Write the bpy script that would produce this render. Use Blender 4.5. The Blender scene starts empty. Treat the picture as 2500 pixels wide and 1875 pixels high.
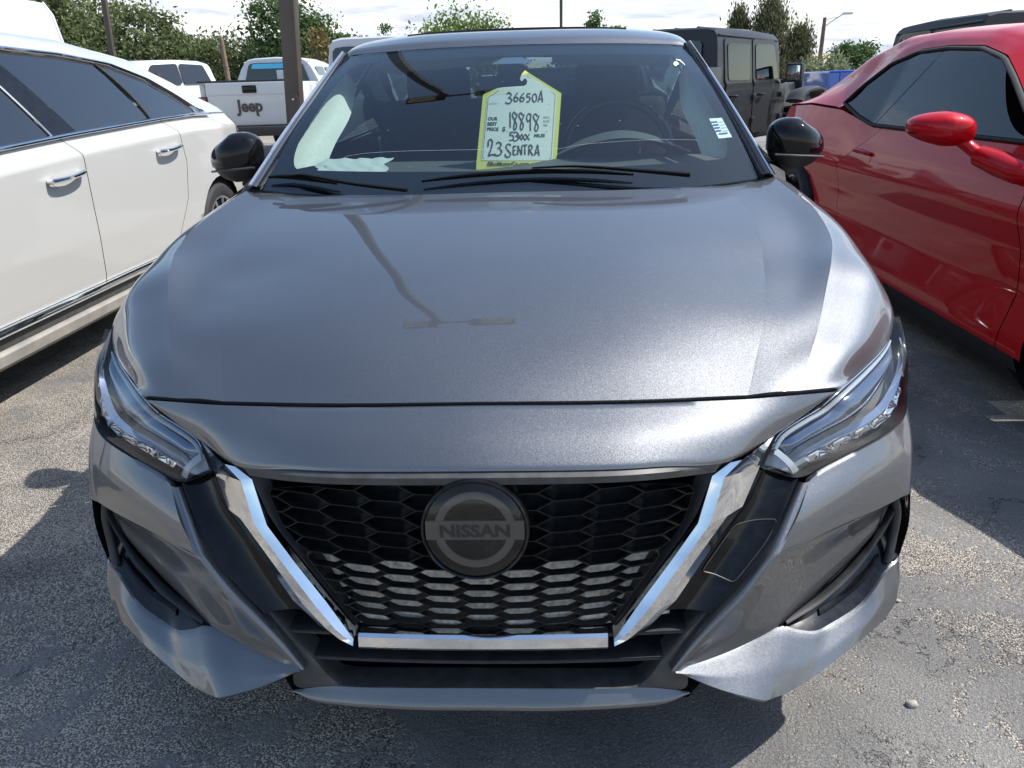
import bpy, bmesh, math, random
import numpy as np
from mathutils import Vector, Matrix

rad = math.radians
S = bpy.context.scene
COL = S.collection
random.seed(7)
RNG = np.random.default_rng(7)

# ------------------------------------------------------------------ camera
CAM = np.array([0.141983, -1.094727, 1.300812])
PITCH, YAW, ROLL, FPX, CX, CY = 0.380258, 0.046291, -0.0295307, 1894.9, 1284.55, 948.19
_cp, _sp, _cy, _sy = math.cos(PITCH), math.sin(PITCH), math.cos(YAW), math.sin(YAW)
_F = np.array([-_sy * _cp, _cy * _cp, -_sp])
_R = np.array([_cy, _sy, 0.0])
_U = np.cross(_R, _F)
_R, _U = math.cos(ROLL) * _R + math.sin(ROLL) * _U, -math.sin(ROLL) * _R + math.cos(ROLL) * _U
cd = bpy.data.cameras.new('camera')
cd.sensor_width = 36.0
cd.lens = 36.0 * FPX / 2500.0
cd.shift_x = -(CX - 1250.0) / 2500.0
cd.shift_y = (CY - 937.5) / 2500.0
cd.clip_start, cd.clip_end = 0.05, 3000
cam = bpy.data.objects.new('camera', cd)
COL.objects.link(cam)
m = Matrix([list(_R) + [0], list(_U) + [0], list(-_F) + [0], [0, 0, 0, 1]]).transposed()
m.translation = Vector(CAM)
cam.matrix_world = m
S.camera = cam

# ------------------------------------------------------------------ sun + sky
SUN = Vector((0.75, 0.13, 1.0)).normalized()          # towards the sun
sd = bpy.data.lights.new('sun', 'SUN')
sd.energy = 4.2
sd.angle = rad(0.55)
sd.color = (1.0, 0.955, 0.88)
so = bpy.data.objects.new('sun', sd)
COL.objects.link(so)
so.rotation_euler = SUN.to_track_quat('Z', 'Y').to_euler()
so.location = (20, 5, 30)

W = bpy.data.worlds.new('World')
S.world = W
W.use_nodes = True
nt = W.node_tree
nt.nodes.clear()


def nn(tree, typ, **kw):
    n = tree.nodes.new(typ)
    for k, v in kw.items():
        if k.startswith('i_'):
            n.inputs[k[2:]].default_value = v
        else:
            setattr(n, k, v)
    return n


def lk(tree, a, b):
    tree.links.new(a, b)


def build_world():
    t = nt
    out = nn(t, 'ShaderNodeOutputWorld')
    bg = nn(t, 'ShaderNodeBackground')
    bg.inputs['Strength'].default_value = 0.13
    sky = nn(t, 'ShaderNodeTexSky')
    sky.sky_type = 'NISHITA'
    sky.sun_disc = False
    sky.sun_elevation = math.asin(SUN.z)
    sky.sun_rotation = math.atan2(SUN.x, SUN.y)
    sky.altitude = 400
    sky.air_density = 1.25
    sky.dust_density = 1.0
    sky.ozone_density = 1.6
    tc = nn(t, 'ShaderNodeTexCoord')
    sep = nn(t, 'ShaderNodeSeparateXYZ')
    lk(t, tc.outputs['Generated'], sep.inputs[0])
    # project the direction on a cloud deck
    zc = nn(t, 'ShaderNodeMath', operation='MAXIMUM')
    zc.inputs[1].default_value = 0.0
    lk(t, sep.outputs['Z'], zc.inputs[0])
    za = nn(t, 'ShaderNodeMath', operation='ADD')
    za.inputs[1].default_value = 0.11
    lk(t, zc.outputs[0], za.inputs[0])
    dx = nn(t, 'ShaderNodeMath', operation='DIVIDE')
    dy = nn(t, 'ShaderNodeMath', operation='DIVIDE')
    lk(t, sep.outputs['X'], dx.inputs[0]); lk(t, za.outputs[0], dx.inputs[1])
    lk(t, sep.outputs['Y'], dy.inputs[0]); lk(t, za.outputs[0], dy.inputs[1])
    cmb = nn(t, 'ShaderNodeCombineXYZ')
    lk(t, dx.outputs[0], cmb.inputs['X']); lk(t, dy.outputs[0], cmb.inputs['Y'])
    zz = nn(t, 'ShaderNodeMath', operation='MULTIPLY')
    zz.inputs[1].default_value = 5.0
    lk(t, sep.outputs['Z'], zz.inputs[0]); lk(t, zz.outputs[0], cmb.inputs['Z'])
    n1 = nn(t, 'ShaderNodeTexNoise', i_Scale=0.62, i_Detail=9.0, i_Roughness=0.56, i_Distortion=0.15)
    lk(t, cmb.outputs[0], n1.inputs['Vector'])
    # more of the deck is hidden by cloud towards the horizon
    cov = nn(t, 'ShaderNodeMapRange')
    cov.inputs['From Min'].default_value = 0.05
    cov.inputs['From Max'].default_value = 0.40
    cov.inputs['To Min'].default_value = 0.115
    cov.inputs['To Max'].default_value = -0.17
    lk(t, sep.outputs['Z'], cov.inputs['Value'])
    ad = nn(t, 'ShaderNodeMath', operation='ADD')
    lk(t, n1.outputs['Fac'], ad.inputs[0]); lk(t, cov.outputs[0], ad.inputs[1])
    msk = nn(t, 'ShaderNodeMapRange', interpolation_type='SMOOTHSTEP')
    msk.inputs['From Min'].default_value = 0.50
    msk.inputs['From Max'].default_value = 0.63
    lk(t, ad.outputs[0], msk.inputs['Value'])
    # cloud shading
    n2 = nn(t, 'ShaderNodeTexNoise', i_Scale=1.5, i_Detail=8.0, i_Roughness=0.6, i_Distortion=0.3)
    off = nn(t, 'ShaderNodeVectorMath', operation='ADD')
    off.inputs[1].default_value = (3.3, 1.7, 0.6)
    lk(t, cmb.outputs[0], off.inputs[0]); lk(t, off.outputs[0], n2.inputs['Vector'])
    rmp = nn(t, 'ShaderNodeValToRGB')
    e = rmp.color_ramp.elements
    e[0].position, e[0].color = 0.36, (3.4, 3.75, 4.4, 1)
    e[1].position, e[1].color = 0.62, (6.9, 6.8, 6.6, 1)
    lk(t, n2.outputs['Fac'], rmp.inputs[0])
    mix = nn(t, 'ShaderNodeMix', data_type='RGBA')
    lk(t, msk.outputs[0], mix.inputs['Factor'])
    lk(t, sky.outputs[0], mix.inputs['A'])
    lk(t, rmp.outputs[0], mix.inputs['B'])
    lk(t, mix.outputs['Result'], bg.inputs['Color'])
    lk(t, bg.outputs[0], out.inputs['Surface'])


build_world()
S.view_settings.view_transform = 'Standard'
S.view_settings.look = 'None'
S.view_settings.exposure = 0.70
S.view_settings.gamma = 1.0
S.view_settings.use_curve_mapping = False
S.render.engine = 'CYCLES'
S.cycles.max_bounces = 10
S.cycles.glossy_bounces = 6
S.cycles.transparent_max_bounces = 16
S.cycles.transmission_bounces = 8
S.cycles.sample_clamp_indirect = 6.0

# ------------------------------------------------------------------ materials
M = {}


def pbr(name, base, rough=0.5, metal=0.0, coat=0.0, coat_rough=0.03, spec=0.5, **kw):
    mt = bpy.data.materials.new(name)
    mt.use_nodes = True
    b = mt.node_tree.nodes['Principled BSDF']
    b.inputs['Base Color'].default_value = (*base, 1)
    b.inputs['Roughness'].default_value = rough
    b.inputs['Metallic'].default_value = metal
    b.inputs['Coat Weight'].default_value = coat
    b.inputs['Coat Roughness'].default_value = coat_rough
    b.inputs['Specular IOR Level'].default_value = spec
    for k, v in kw.items():
        b.inputs[k.replace('_', ' ')].default_value = v
    M[name] = mt
    return mt


def vary(mt, scale, amount, rough_amount=0.0, bump=0.0, bump_scale=None, detail=6.0):
    """uneven dirt / wear on a plain material: colour, roughness and a little relief"""
    t = mt.node_tree
    b = t.nodes['Principled BSDF']
    tc = nn(t, 'ShaderNodeTexCoord')
    n = nn(t, 'ShaderNodeTexNoise', i_Scale=scale, i_Detail=detail, i_Roughness=0.6)
    lk(t, tc.outputs['Object'], n.inputs['Vector'])
    base = tuple(b.inputs['Base Color'].default_value)
    r = nn(t, 'ShaderNodeValToRGB')
    r.color_ramp.elements[0].position = 0.3
    r.color_ramp.elements[1].position = 0.75
    lo = [max(0.0, c * (1 - amount)) for c in base[:3]]
    hi = [min(1.0, c * (1 + amount)) + amount * 0.01 for c in base[:3]]
    r.color_ramp.elements[0].color = (*lo, 1)
    r.color_ramp.elements[1].color = (*hi, 1)
    lk(t, n.outputs['Fac'], r.inputs[0])
    lk(t, r.outputs[0], b.inputs['Base Color'])
    if rough_amount:
        mr = nn(t, 'ShaderNodeMapRange')
        rr = b.inputs['Roughness'].default_value
        mr.inputs['To Min'].default_value = max(0.0, rr - rough_amount)
        mr.inputs['To Max'].default_value = rr + rough_amount
        lk(t, n.outputs['Fac'], mr.inputs['Value'])
        lk(t, mr.outputs[0], b.inputs['Roughness'])
    if bump:
        n2 = nn(t, 'ShaderNodeTexNoise', i_Scale=bump_scale or scale * 4, i_Detail=4.0)
        lk(t, tc.outputs['Object'], n2.inputs['Vector'])
        bp = nn(t, 'ShaderNodeBump', i_Strength=bump, i_Distance=0.002)
        lk(t, n2.outputs['Fac'], bp.inputs['Height'])
        lk(t, bp.outputs[0], b.inputs['Normal'])
    return mt


def car_paint(name, base, rough, metal, flake=0.0, dust=0.02, flake_scale=1400, coat_ior=1.5):
    """metallic base with sparkling flakes under a clear coat, a little dust and fine specks on top"""
    mt = pbr(name, base, rough, metal, coat=1.0, coat_rough=0.015)
    t = mt.node_tree
    b = t.nodes['Principled BSDF']
    b.inputs['Coat IOR'].default_value = coat_ior
    tc = nn(t, 'ShaderNodeTexCoord')
    if flake:
        v = nn(t, 'ShaderNodeTexVoronoi', i_Scale=flake_scale)
        lk(t, tc.outputs['Object'], v.inputs['Vector'])
        nm = nn(t, 'ShaderNodeVectorMath', operation='SUBTRACT')
        nm.inputs[1].default_value = (0.5, 0.5, 0.5)
        lk(t, v.outputs['Color'], nm.inputs[0])
        sc = nn(t, 'ShaderNodeVectorMath', operation='SCALE')
        sc.inputs['Scale'].default_value = flake
        lk(t, nm.outputs[0], sc.inputs[0])
        g = nn(t, 'ShaderNodeNewGeometry')
        a = nn(t, 'ShaderNodeVectorMath', operation='ADD')
        lk(t, g.outputs['Normal'], a.inputs[0]); lk(t, sc.outputs[0], a.inputs[1])
        nz = nn(t, 'ShaderNodeVectorMath', operation='NORMALIZE')
        lk(t, a.outputs[0], nz.inputs[0])
        lk(t, nz.outputs[0], b.inputs['Normal'])
    # dust film + specks
    n = nn(t, 'ShaderNodeTexNoise', i_Scale=7.0, i_Detail=8.0, i_Roughness=0.65)
    lk(t, tc.outputs['Object'], n.inputs['Vector'])
    vs = nn(t, 'ShaderNodeTexVoronoi', i_Scale=150.0)
    lk(t, tc.outputs['Object'], vs.inputs['Vector'])
    sp = nn(t, 'ShaderNodeMath', operation='LESS_THAN')
    sp.inputs[1].default_value = 0.10
    lk(t, vs.outputs['Distance'], sp.inputs[0])
    sepc = nn(t, 'ShaderNodeSeparateColor')
    lk(t, vs.outputs['Color'], sepc.inputs[0])
    th = nn(t, 'ShaderNodeMath', operation='GREATER_THAN')
    th.inputs[1].default_value = 0.93
    lk(t, sepc.outputs[0], th.inputs[0])
    mu = nn(t, 'ShaderNodeMath', operation='MULTIPLY')
    lk(t, sp.outputs[0], mu.inputs[0]); lk(t, th.outputs[0], mu.inputs[1])
    ms = nn(t, 'ShaderNodeMath', operation='MULTIPLY')
    ms.inputs[1].default_value = 0.35 if dust else 0.0
    lk(t, mu.outputs[0], ms.inputs[0])
    mr = nn(t, 'ShaderNodeMapRange')
    mr.inputs['From Min'].default_value = 0.45
    mr.inputs['From Max'].default_value = 0.85
    mr.inputs['To Min'].default_value = 0.0
    mr.inputs['To Max'].default_value = dust * 2
    lk(t, n.outputs['Fac'], mr.inputs['Value'])
    fac = nn(t, 'ShaderNodeMath', operation='ADD', use_clamp=True)
    lk(t, mr.outputs[0], fac.inputs[0]); lk(t, ms.outputs[0], fac.inputs[1])
    mx = nn(t, 'ShaderNodeMix', data_type='RGBA')
    mx.inputs['A'].default_value = (*base, 1)
    mx.inputs['B'].default_value = (0.55, 0.52, 0.47, 1)
    lk(t, fac.outputs[0], mx.inputs['Factor'])
    lk(t, mx.outputs['Result'], b.inputs['Base Color'])
    # coat a touch hazier where dusty
    cr = nn(t, 'ShaderNodeMapRange')
    cr.inputs['To Min'].default_value = 0.008
    cr.inputs['To Max'].default_value = 0.05
    lk(t, n.outputs['Fac'], cr.inputs['Value'])
    lk(t, cr.outputs[0], b.inputs['Coat Roughness'])
    return mt


def thin_glass(name, tint, refl=1.0, rough=0.0, ior=1.5):
    mt = bpy.data.materials.new(name)
    mt.use_nodes = True
    t = mt.node_tree
    t.nodes.clear()
    out = nn(t, 'ShaderNodeOutputMaterial')
    tr = nn(t, 'ShaderNodeBsdfTransparent')
    tr.inputs['Color'].default_value = (*tint, 1)
    gl = nn(t, 'ShaderNodeBsdfGlossy')
    gl.inputs['Roughness'].default_value = rough
    # Schlick reflectance, the same from either side of the pane
    g = nn(t, 'ShaderNodeNewGeometry')
    dt = nn(t, 'ShaderNodeVectorMath', operation='DOT_PRODUCT')
    lk(t, g.outputs['Incoming'], dt.inputs[0]); lk(t, g.outputs['Normal'], dt.inputs[1])
    ab = nn(t, 'ShaderNodeMath', operation='ABSOLUTE')
    lk(t, dt.outputs['Value'], ab.inputs[0])
    om = nn(t, 'ShaderNodeMath', operation='SUBTRACT')
    om.inputs[0].default_value = 1.0
    lk(t, ab.outputs[0], om.inputs[1])
    p5 = nn(t, 'ShaderNodeMath', operation='POWER')
    p5.inputs[1].default_value = 5.0
    lk(t, om.outputs[0], p5.inputs[0])
    f0 = ((ior - 1) / (ior + 1)) ** 2 * 1.9
    ml = nn(t, 'ShaderNodeMath', operation='MULTIPLY_ADD')
    ml.inputs[1].default_value = 1 - f0
    ml.inputs[2].default_value = f0
    lk(t, p5.outputs[0], ml.inputs[0])
    f2 = nn(t, 'ShaderNodeMath', operation='MULTIPLY', use_clamp=True)
    f2.inputs[1].default_value = refl
    lk(t, ml.outputs[0], f2.inputs[0])
    mx = nn(t, 'ShaderNodeMixShader')
    lk(t, f2.outputs[0], mx.inputs[0])
    lk(t, tr.outputs[0], mx.inputs[1]); lk(t, gl.outputs[0], mx.inputs[2])
    lk(t, mx.outputs[0], out.inputs['Surface'])
    mt.use_transparent_shadow = True
    M[name] = mt
    return mt


car_paint('grey_paint', (0.128, 0.134, 0.146), 0.50, 0.92, flake=0.30, dust=0.012, flake_scale=1900, coat_ior=1.75)
car_paint('white_paint', (0.455, 0.452, 0.435), 0.45, 0.0, flake=0.0, dust=0.0)
car_paint('red_paint', (0.47, 0.002, 0.008), 0.45, 0.12, flake=0.2, dust=0.0, coat_ior=1.42)
M['red_paint'].node_tree.nodes['Principled BSDF'].inputs['Specular IOR Level'].default_value = 0.1
M['red_paint'].node_tree.nodes['Principled BSDF'].inputs['Coat Weight'].default_value = 0.65
car_paint('truck_white', (0.56, 0.57, 0.57), 0.4, 0.0, dust=0.0)
car_paint('dark_grey_paint', (0.030, 0.032, 0.037), 0.45, 0.2, flake=0.1, dust=0.01)
M['dark_grey_paint'].node_tree.nodes['Principled BSDF'].inputs['Coat Weight'].default_value = 0.22
M['dark_grey_paint'].node_tree.nodes['Principled BSDF'].inputs['Specular IOR Level'].default_value = 0.15
car_paint('blue_paint', (0.02, 0.09, 0.42), 0.35, 0.4, dust=0.0)
pbr('gloss_black', (0.005, 0.005, 0.006), 0.03, spec=0.30)
vary(M['gloss_black'], 30, 0.4, 0.02)
pbr('grille_black', (0.008, 0.008, 0.009), 0.22, spec=0.5)
vary(M['grille_black'], 60, 0.5, 0.08)
pbr('black_plastic', (0.022, 0.022, 0.024), 0.55)
vary(M['black_plastic'], 40, 0.35, 0.1, bump=0.15, bump_scale=900)
pbr('grey_plastic', (0.055, 0.055, 0.056), 0.48)
vary(M['grey_plastic'], 35, 0.35, 0.1)
pbr('dark_interior', (0.018, 0.019, 0.021), 0.75)
vary(M['dark_interior'], 20, 0.3)
pbr('dash_plastic', (0.060, 0.066, 0.066), 0.62)
vary(M['dash_plastic'], 25, 0.15, bump=0.2, bump_scale=700)
pbr('trim_cloth', (0.56, 0.57, 0.53), 0.85)
vary(M['trim_cloth'], 60, 0.06, bump=0.3, bump_scale=800)
pbr('headliner', (0.42, 0.42, 0.40), 0.9)
pbr('chrome', (0.82, 0.83, 0.84), 0.045, metal=1.0)
vary(M['chrome'], 18, 0.06, 0.03)
pbr('dark_chrome', (0.16, 0.155, 0.15), 0.12, metal=1.0)
pbr('badge_grey', (0.10, 0.094, 0.084), 0.35)
pbr('light_guide', (0.34, 0.37, 0.40), 0.25, coat=0.5)
pbr('lamp_shell', (0.30, 0.315, 0.34), 0.3, metal=0.6)
pbr('smoked_mirror', (0.20, 0.23, 0.28), 0.10, metal=1.0)
pbr('satin_metal', (0.55, 0.56, 0.57), 0.28, metal=1.0)
pbr('alloy', (0.50, 0.51, 0.53), 0.25, metal=0.9, coat=0.4)
pbr('rubber', (0.018, 0.018, 0.019), 0.75)
vary(M['rubber'], 50, 0.3)
pbr('frit', (0.006, 0.0065, 0.008), 0.25, spec=0.35)
pbr('seam', (0.004, 0.004, 0.004), 0.9, spec=0.1)
pbr('shutter_panel', (0.58, 0.54, 0.47), 0.6)
vary(M['shutter_panel'], 90, 0.5, 0.1)
pbr('dusty_sill', (0.30, 0.285, 0.26), 0.6, coat=0.3)
vary(M['dusty_sill'], 9, 0.2)
pbr('privacy_glass', (0.010, 0.012, 0.016), 0.015, spec=0.6, coat=0.5, coat_rough=0.0)
pbr('red_lens', (0.32, 0.008, 0.012), 0.12, coat=1.0)
pbr('clear_lens_back', (0.35, 0.36, 0.38), 0.2, metal=0.8)
pbr('bronze_pole', (0.075, 0.062, 0.052), 0.42, metal=0.2)
vary(M['bronze_pole'], 6, 0.12, 0.08)
pbr('lamp_lens', (0.62, 0.56, 0.40), 0.35)
pbr('wood_pole', (0.17, 0.12, 0.085), 0.9)
vary(M['wood_pole'], 8, 0.4)
pbr('paper', (0.82, 0.83, 0.80), 0.8)
def translucent(name, f):
    mt = M[name]
    t = mt.node_tree
    b = t.nodes['Principled BSDF']
    tl = nn(t, 'ShaderNodeBsdfTranslucent')
    tl.inputs['Color'].default_value = b.inputs['Base Color'].default_value
    mx = nn(t, 'ShaderNodeMixShader')
    mx.inputs[0].default_value = f
    lk(t, b.outputs[0], mx.inputs[1]); lk(t, tl.outputs[0], mx.inputs[2])
    lk(t, mx.outputs[0], t.nodes['Material Output'].inputs['Surface'])


pbr('card', (0.83, 0.85, 0.84), 0.8)
translucent('card', 0.3)
pbr('tag_yellow', (0.60, 0.57, 0.12), 0.6)
pbr('ink', (0.012, 0.013, 0.016), 0.6)
pbr('ink_soft', (0.10, 0.12, 0.14), 0.7)
pbr('ink_blue', (0.03, 0.06, 0.30), 0.6)
pbr('banner_cyan', (0.10, 0.55, 0.80), 0.5)
pbr('white_marker', (0.85, 0.86, 0.85), 0.6)
pbr('bark', (0.13, 0.10, 0.075), 0.9)
vary(M['bark'], 9, 0.4)
pbr('glass_chip', (0.42, 0.46, 0.47), 0.3)
thin_glass('windshield_glass', (0.74, 0.86, 0.84), 1.45)
thin_glass('side_glass', (0.30, 0.36, 0.36), 1.0)
thin_glass('lens_glass', (0.94, 0.95, 0.96), 0.75)
thin_glass('emblem_glass', (0.84, 0.83, 0.81), 0.5)
thin_glass('tinted_glass', (0.10, 0.115, 0.13), 1.1)


def leaf_mat(name, c1, c2):
    mt = pbr(name, c1, 0.6, spec=0.3)
    t = mt.node_tree
    b = t.nodes['Principled BSDF']
    oi = nn(t, 'ShaderNodeNewGeometry')
    r = nn(t, 'ShaderNodeValToRGB')
    r.color_ramp.elements[0].color = (*c1, 1)
    r.color_ramp.elements[1].color = (*c2, 1)
    lk(t, oi.outputs['Random Per Island'], r.inputs[0])
    lk(t, r.outputs[0], b.inputs['Base Color'])
    tl = nn(t, 'ShaderNodeBsdfTranslucent')
    lk(t, r.outputs[0], tl.inputs['Color'])
    mx = nn(t, 'ShaderNodeMixShader')
    mx.inputs[0].default_value = 0.40
    out = t.nodes['Material Output']
    lk(t, b.outputs[0], mx.inputs[1]); lk(t, tl.outputs[0], mx.inputs[2])
    lk(t, mx.outputs[0], out.inputs['Surface'])
    return mt


leaf_mat('leaf_olive', (0.095, 0.125, 0.050), (0.19, 0.225, 0.10))
leaf_mat('leaf_green', (0.050, 0.095, 0.030), (0.11, 0.175, 0.06))
leaf_mat('leaf_bright', (0.075, 0.14, 0.025), (0.16, 0.23, 0.06))
leaf_mat('leaf_pine', (0.065, 0.075, 0.040), (0.155, 0.155, 0.08))
leaf_mat('leaf_dry', (0.17, 0.13, 0.05), (0.26, 0.21, 0.09))
leaf_mat('leaf_pale', (0.17, 0.20, 0.11), (0.28, 0.31, 0.19))


def asphalt_mat():
    mt = bpy.data.materials.new('asphalt')
    mt.use_nodes = True
    t = mt.node_tree
    b = t.nodes['Principled BSDF']
    tc = nn(t, 'ShaderNodeTexCoord')
    P = tc.outputs['Object']

    def noise(scale, detail=6.0, rough=0.6, dist=0.0):
        n = nn(t, 'ShaderNodeTexNoise', i_Scale=scale, i_Detail=detail, i_Roughness=rough, i_Distortion=dist)
        lk(t, P, n.inputs['Vector'])
        return n.outputs['Fac']

    def ramp(src, a, b_, inter='LINEAR'):
        r = nn(t, 'ShaderNodeMapRange')
        r.interpolation_type = inter
        r.inputs['From Min'].default_value = a
        r.inputs['From Max'].default_value = b_
        lk(t, src, r.inputs['Value'])
        return r.outputs[0]

    def mixc(f, a, b_):
        mx = nn(t, 'ShaderNodeMix', data_type='RGBA')
        lk(t, f, mx.inputs['Factor'])
        for s, v in (('A', a), ('B', b_)):
            if isinstance(v, tuple):
                mx.inputs[s].default_value = (*v, 1)
            else:
                lk(t, v, mx.inputs[s])
        return mx.outputs['Result']

    def mth(op, a, b_=None):
        n = nn(t, 'ShaderNodeMath', operation=op)
        for i, v in enumerate((a, b_)):
            if v is None:
                continue
            if isinstance(v, (int, float)):
                n.inputs[i].default_value = v
            else:
                lk(t, v, n.inputs[i])
        return n.outputs[0]

    # stones of the aggregate
    vor = nn(t, 'ShaderNodeTexVoronoi', i_Scale=205.0, i_Randomness=1.0)
    lk(t, P, vor.inputs['Vector'])
    stone = nn(t, 'ShaderNodeValToRGB')
    cr = stone.color_ramp
    cr.elements[0].position, cr.elements[0].color = 0.0, (0.24, 0.215, 0.19, 1)
    cr.elements[1].position, cr.elements[1].color = 1.0, (0.68, 0.64, 0.575, 1)
    cr.elements.new(0.35).color = (0.42, 0.385, 0.335, 1)
    cr.elements.new(0.7).color = (0.55, 0.505, 0.44, 1)
    sc = nn(t, 'ShaderNodeSeparateColor')
    lk(t, vor.outputs['Color'], sc.inputs[0])
    lk(t, sc.outputs[0], stone.inputs[0])
    edge = ramp(vor.outputs['Distance'], 0.42, 0.62)
    agg = mixc(edge, stone.outputs[0], (0.13, 0.12, 0.108))
    # old seal coat: grey, with flecks
    fl = noise(210.0, 3.0, 0.7)
    seal = mixc(ramp(fl, 0.47, 0.64), (0.140, 0.140, 0.140), (0.38, 0.36, 0.33))
    seal = mixc(ramp(noise(26.0, 5.0), 0.35, 0.75), seal, (0.20, 0.20, 0.198))
    # worn-through patches, from broad to fine
    big = noise(0.9, 7.0, 0.62, 0.4)
    med = noise(5.5, 6.0, 0.65, 0.8)
    fine = noise(48.0, 4.0, 0.7)
    w = mth('ADD', mth('MULTIPLY', big, 0.55), mth('ADD', mth('MULTIPLY', med, 0.55), mth('MULTIPLY', fine, 0.38)))
    # the lot is worn to bare stone between the parked rows (left aisle)
    sep = nn(t, 'ShaderNodeSeparateXYZ')
    lk(t, P, sep.inputs[0])
    aisle = mth('MULTIPLY', ramp(sep.outputs['X'], -0.9, -1.5, 'SMOOTHSTEP'), 0.10)
    w = mth('ADD', w, aisle)
    worn = ramp(w, 0.735, 0.80, 'SMOOTHSTEP')
    col = mixc(worn, seal, agg)
    # broad stains
    st = ramp(noise(1.7, 5.0, 0.6, 0.6), 0.32, 0.70)
    col2 = nn(t, 'ShaderNodeMix', data_type='RGBA', blend_type='MULTIPLY')
    col2.inputs['Factor'].default_value = 1.0
    lk(t, col, col2.inputs['A'])
    lk(t, mixc(st, (0.62, 0.62, 0.64), (1.28, 1.25, 1.20)), col2.inputs['B'])
    # cracks
    warp = nn(t, 'ShaderNodeTexNoise', i_Scale=3.2, i_Detail=6.0, i_Roughness=0.7)
    lk(t, P, warp.inputs['Vector'])
    wv = nn(t, 'ShaderNodeVectorMath', operation='SCALE')
    wv.inputs['Scale'].default_value = 0.55
    lk(t, warp.outputs['Color'], wv.inputs[0])
    wa = nn(t, 'ShaderNodeVectorMath', operation='ADD')
    lk(t, P, wa.inputs[0]); lk(t, wv.outputs[0], wa.inputs[1])
    vc = nn(t, 'ShaderNodeTexVoronoi', i_Scale=1.25, feature='DISTANCE_TO_EDGE')
    lk(t, wa.outputs[0], vc.inputs['Vector'])
    crk = mth('MULTIPLY', ramp(vc.outputs['Distance'], 0.0042, 0.0016), ramp(noise(1.1, 2.0), 0.45, 0.56))
    final = mixc(crk, col2.outputs['Result'], (0.018, 0.017, 0.016))
    lk(t, final, b.inputs['Base Color'])
    b.inputs['Roughness'].default_value = 0.82
    b.inputs['Specular IOR Level'].default_value = 0.35
    # relief
    sh = mth('MULTIPLY', mth('SUBTRACT', 0.6, vor.outputs['Distance']), worn)
    hgt = mth('ADD', mth('MULTIPLY', sh, 0.75),
              mth('ADD', mth('MULTIPLY', fl, 0.55), mth('MULTIPLY', noise(90.0, 4.0, 0.65), 0.9)))
    hgt = mth('SUBTRACT', hgt, mth('MULTIPLY', worn, 0.35))
    hgt = mth('SUBTRACT', hgt, mth('MULTIPLY', crk, 2.5))
    bp = nn(t, 'ShaderNodeBump', i_Strength=1.0, i_Distance=0.008)
    lk(t, hgt, bp.inputs['Height'])
    lk(t, bp.outputs[0], b.inputs['Normal'])
    M['asphalt'] = mt


asphalt_mat()

# ------------------------------------------------------------------ mesh helpers


def root_of(o):
    while o.parent:
        o = o.parent
    return o


def mobj(name, verts, faces, mat, parent=None, smooth=True, sharp=38, kind=None, mats=None, fmat=None):
    off = np.array(root_of(parent).location) if parent else np.zeros(3)
    v = np.asarray(verts, float).reshape(-1, 3) - off
    me = bpy.data.meshes.new(name)
    me.from_pydata([tuple(p) for p in v], [], [tuple(f) for f in faces])
    for mm in (mats or [mat]):
        me.materials.append(M[mm])
    if fmat is not None:
        for p, i in zip(me.polygons, fmat):
            p.material_index = i
    if smooth:
        me.polygons.foreach_set('use_smooth', [True] * len(me.polygons))
        me.set_sharp_from_angle(angle=rad(sharp))
    me.update()
    o = bpy.data.objects.new(name, me)
    COL.objects.link(o)
    if parent:
        o.parent = parent
    if kind:
        o['kind'] = kind
    return o


def thing(name, label, cat, loc=(0, 0, 0), group=None):
    o = bpy.data.objects.new(name, None)
    o.empty_display_size = 0.2
    o.location = loc
    COL.objects.link(o)
    o['label'] = label
    o['category'] = cat
    if group:
        o['group'] = group
    return o


def tag(o, label, cat, group=None, kind=None):
    o['label'] = label
    o['category'] = cat
    if group:
        o['group'] = group
    if kind:
        o['kind'] = kind
    return o


def cmr(P, n, smooth=True):
    """resample control points uniformly in index, Catmull-Rom or straight"""
    P = np.asarray(P, float)
    k = len(P)
    t = np.linspace(0, k - 1, n)
    i = np.minimum(t.astype(int), k - 2)
    u = (t - i)[:, None]
    p1, p2 = P[i], P[i + 1]
    if not smooth or k < 3:
        return p1 + (p2 - p1) * u
    p0 = np.where((i > 0)[:, None], P[np.maximum(i - 1, 0)], 2 * p1 - p2)
    p3 = np.where((i < k - 2)[:, None], P[np.minimum(i + 2, k - 1)], 2 * p2 - p1)
    return 0.5 * ((2 * p1) + (p2 - p0) * u + (2 * p0 - 5 * p1 + 4 * p2 - p3) * u ** 2
                  + (3 * p1 - p0 - 3 * p2 + p3) * u ** 3)


def arc(P, n, smooth=True):
    """resample by length"""
    Q = cmr(P, max(200, n * 4), smooth)
    d = np.r_[0, np.cumsum(np.linalg.norm(np.diff(Q, axis=0), axis=1))]
    s = np.linspace(0, d[-1], n)
    return np.stack([np.interp(s, d, Q[:, j]) for j in range(3)], 1)


def grid_pts(rails, nu, nv, su=True, sv=True, full=False):
    R = []
    for r in rails:
        q = cmr(r, nu, su)
        if full:
            # mirror about x = 0 with a continuous tangent
            rr = np.asarray(r, float)
            mir = rr[1:][::-1] * [-1, 1, 1]
            q = cmr(np.vstack([mir, rr]), 2 * nu - 1, su)
        R.append(q)
    R = np.array(R)
    out = np.stack([cmr(R[:, j], nv, sv) for j in range(R.shape[1])], 1)
    return out          # (nv, nu, 3)


def grid_faces(nv, nu, flip=False, base=0):
    f = []
    for a in range(nv - 1):
        for b in range(nu - 1):
            q = (base + a * nu + b, base + a * nu + b + 1, base + (a + 1) * nu + b + 1, base + (a + 1) * nu + b)
            f.append(q[::-1] if flip else q)
    return f


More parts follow.
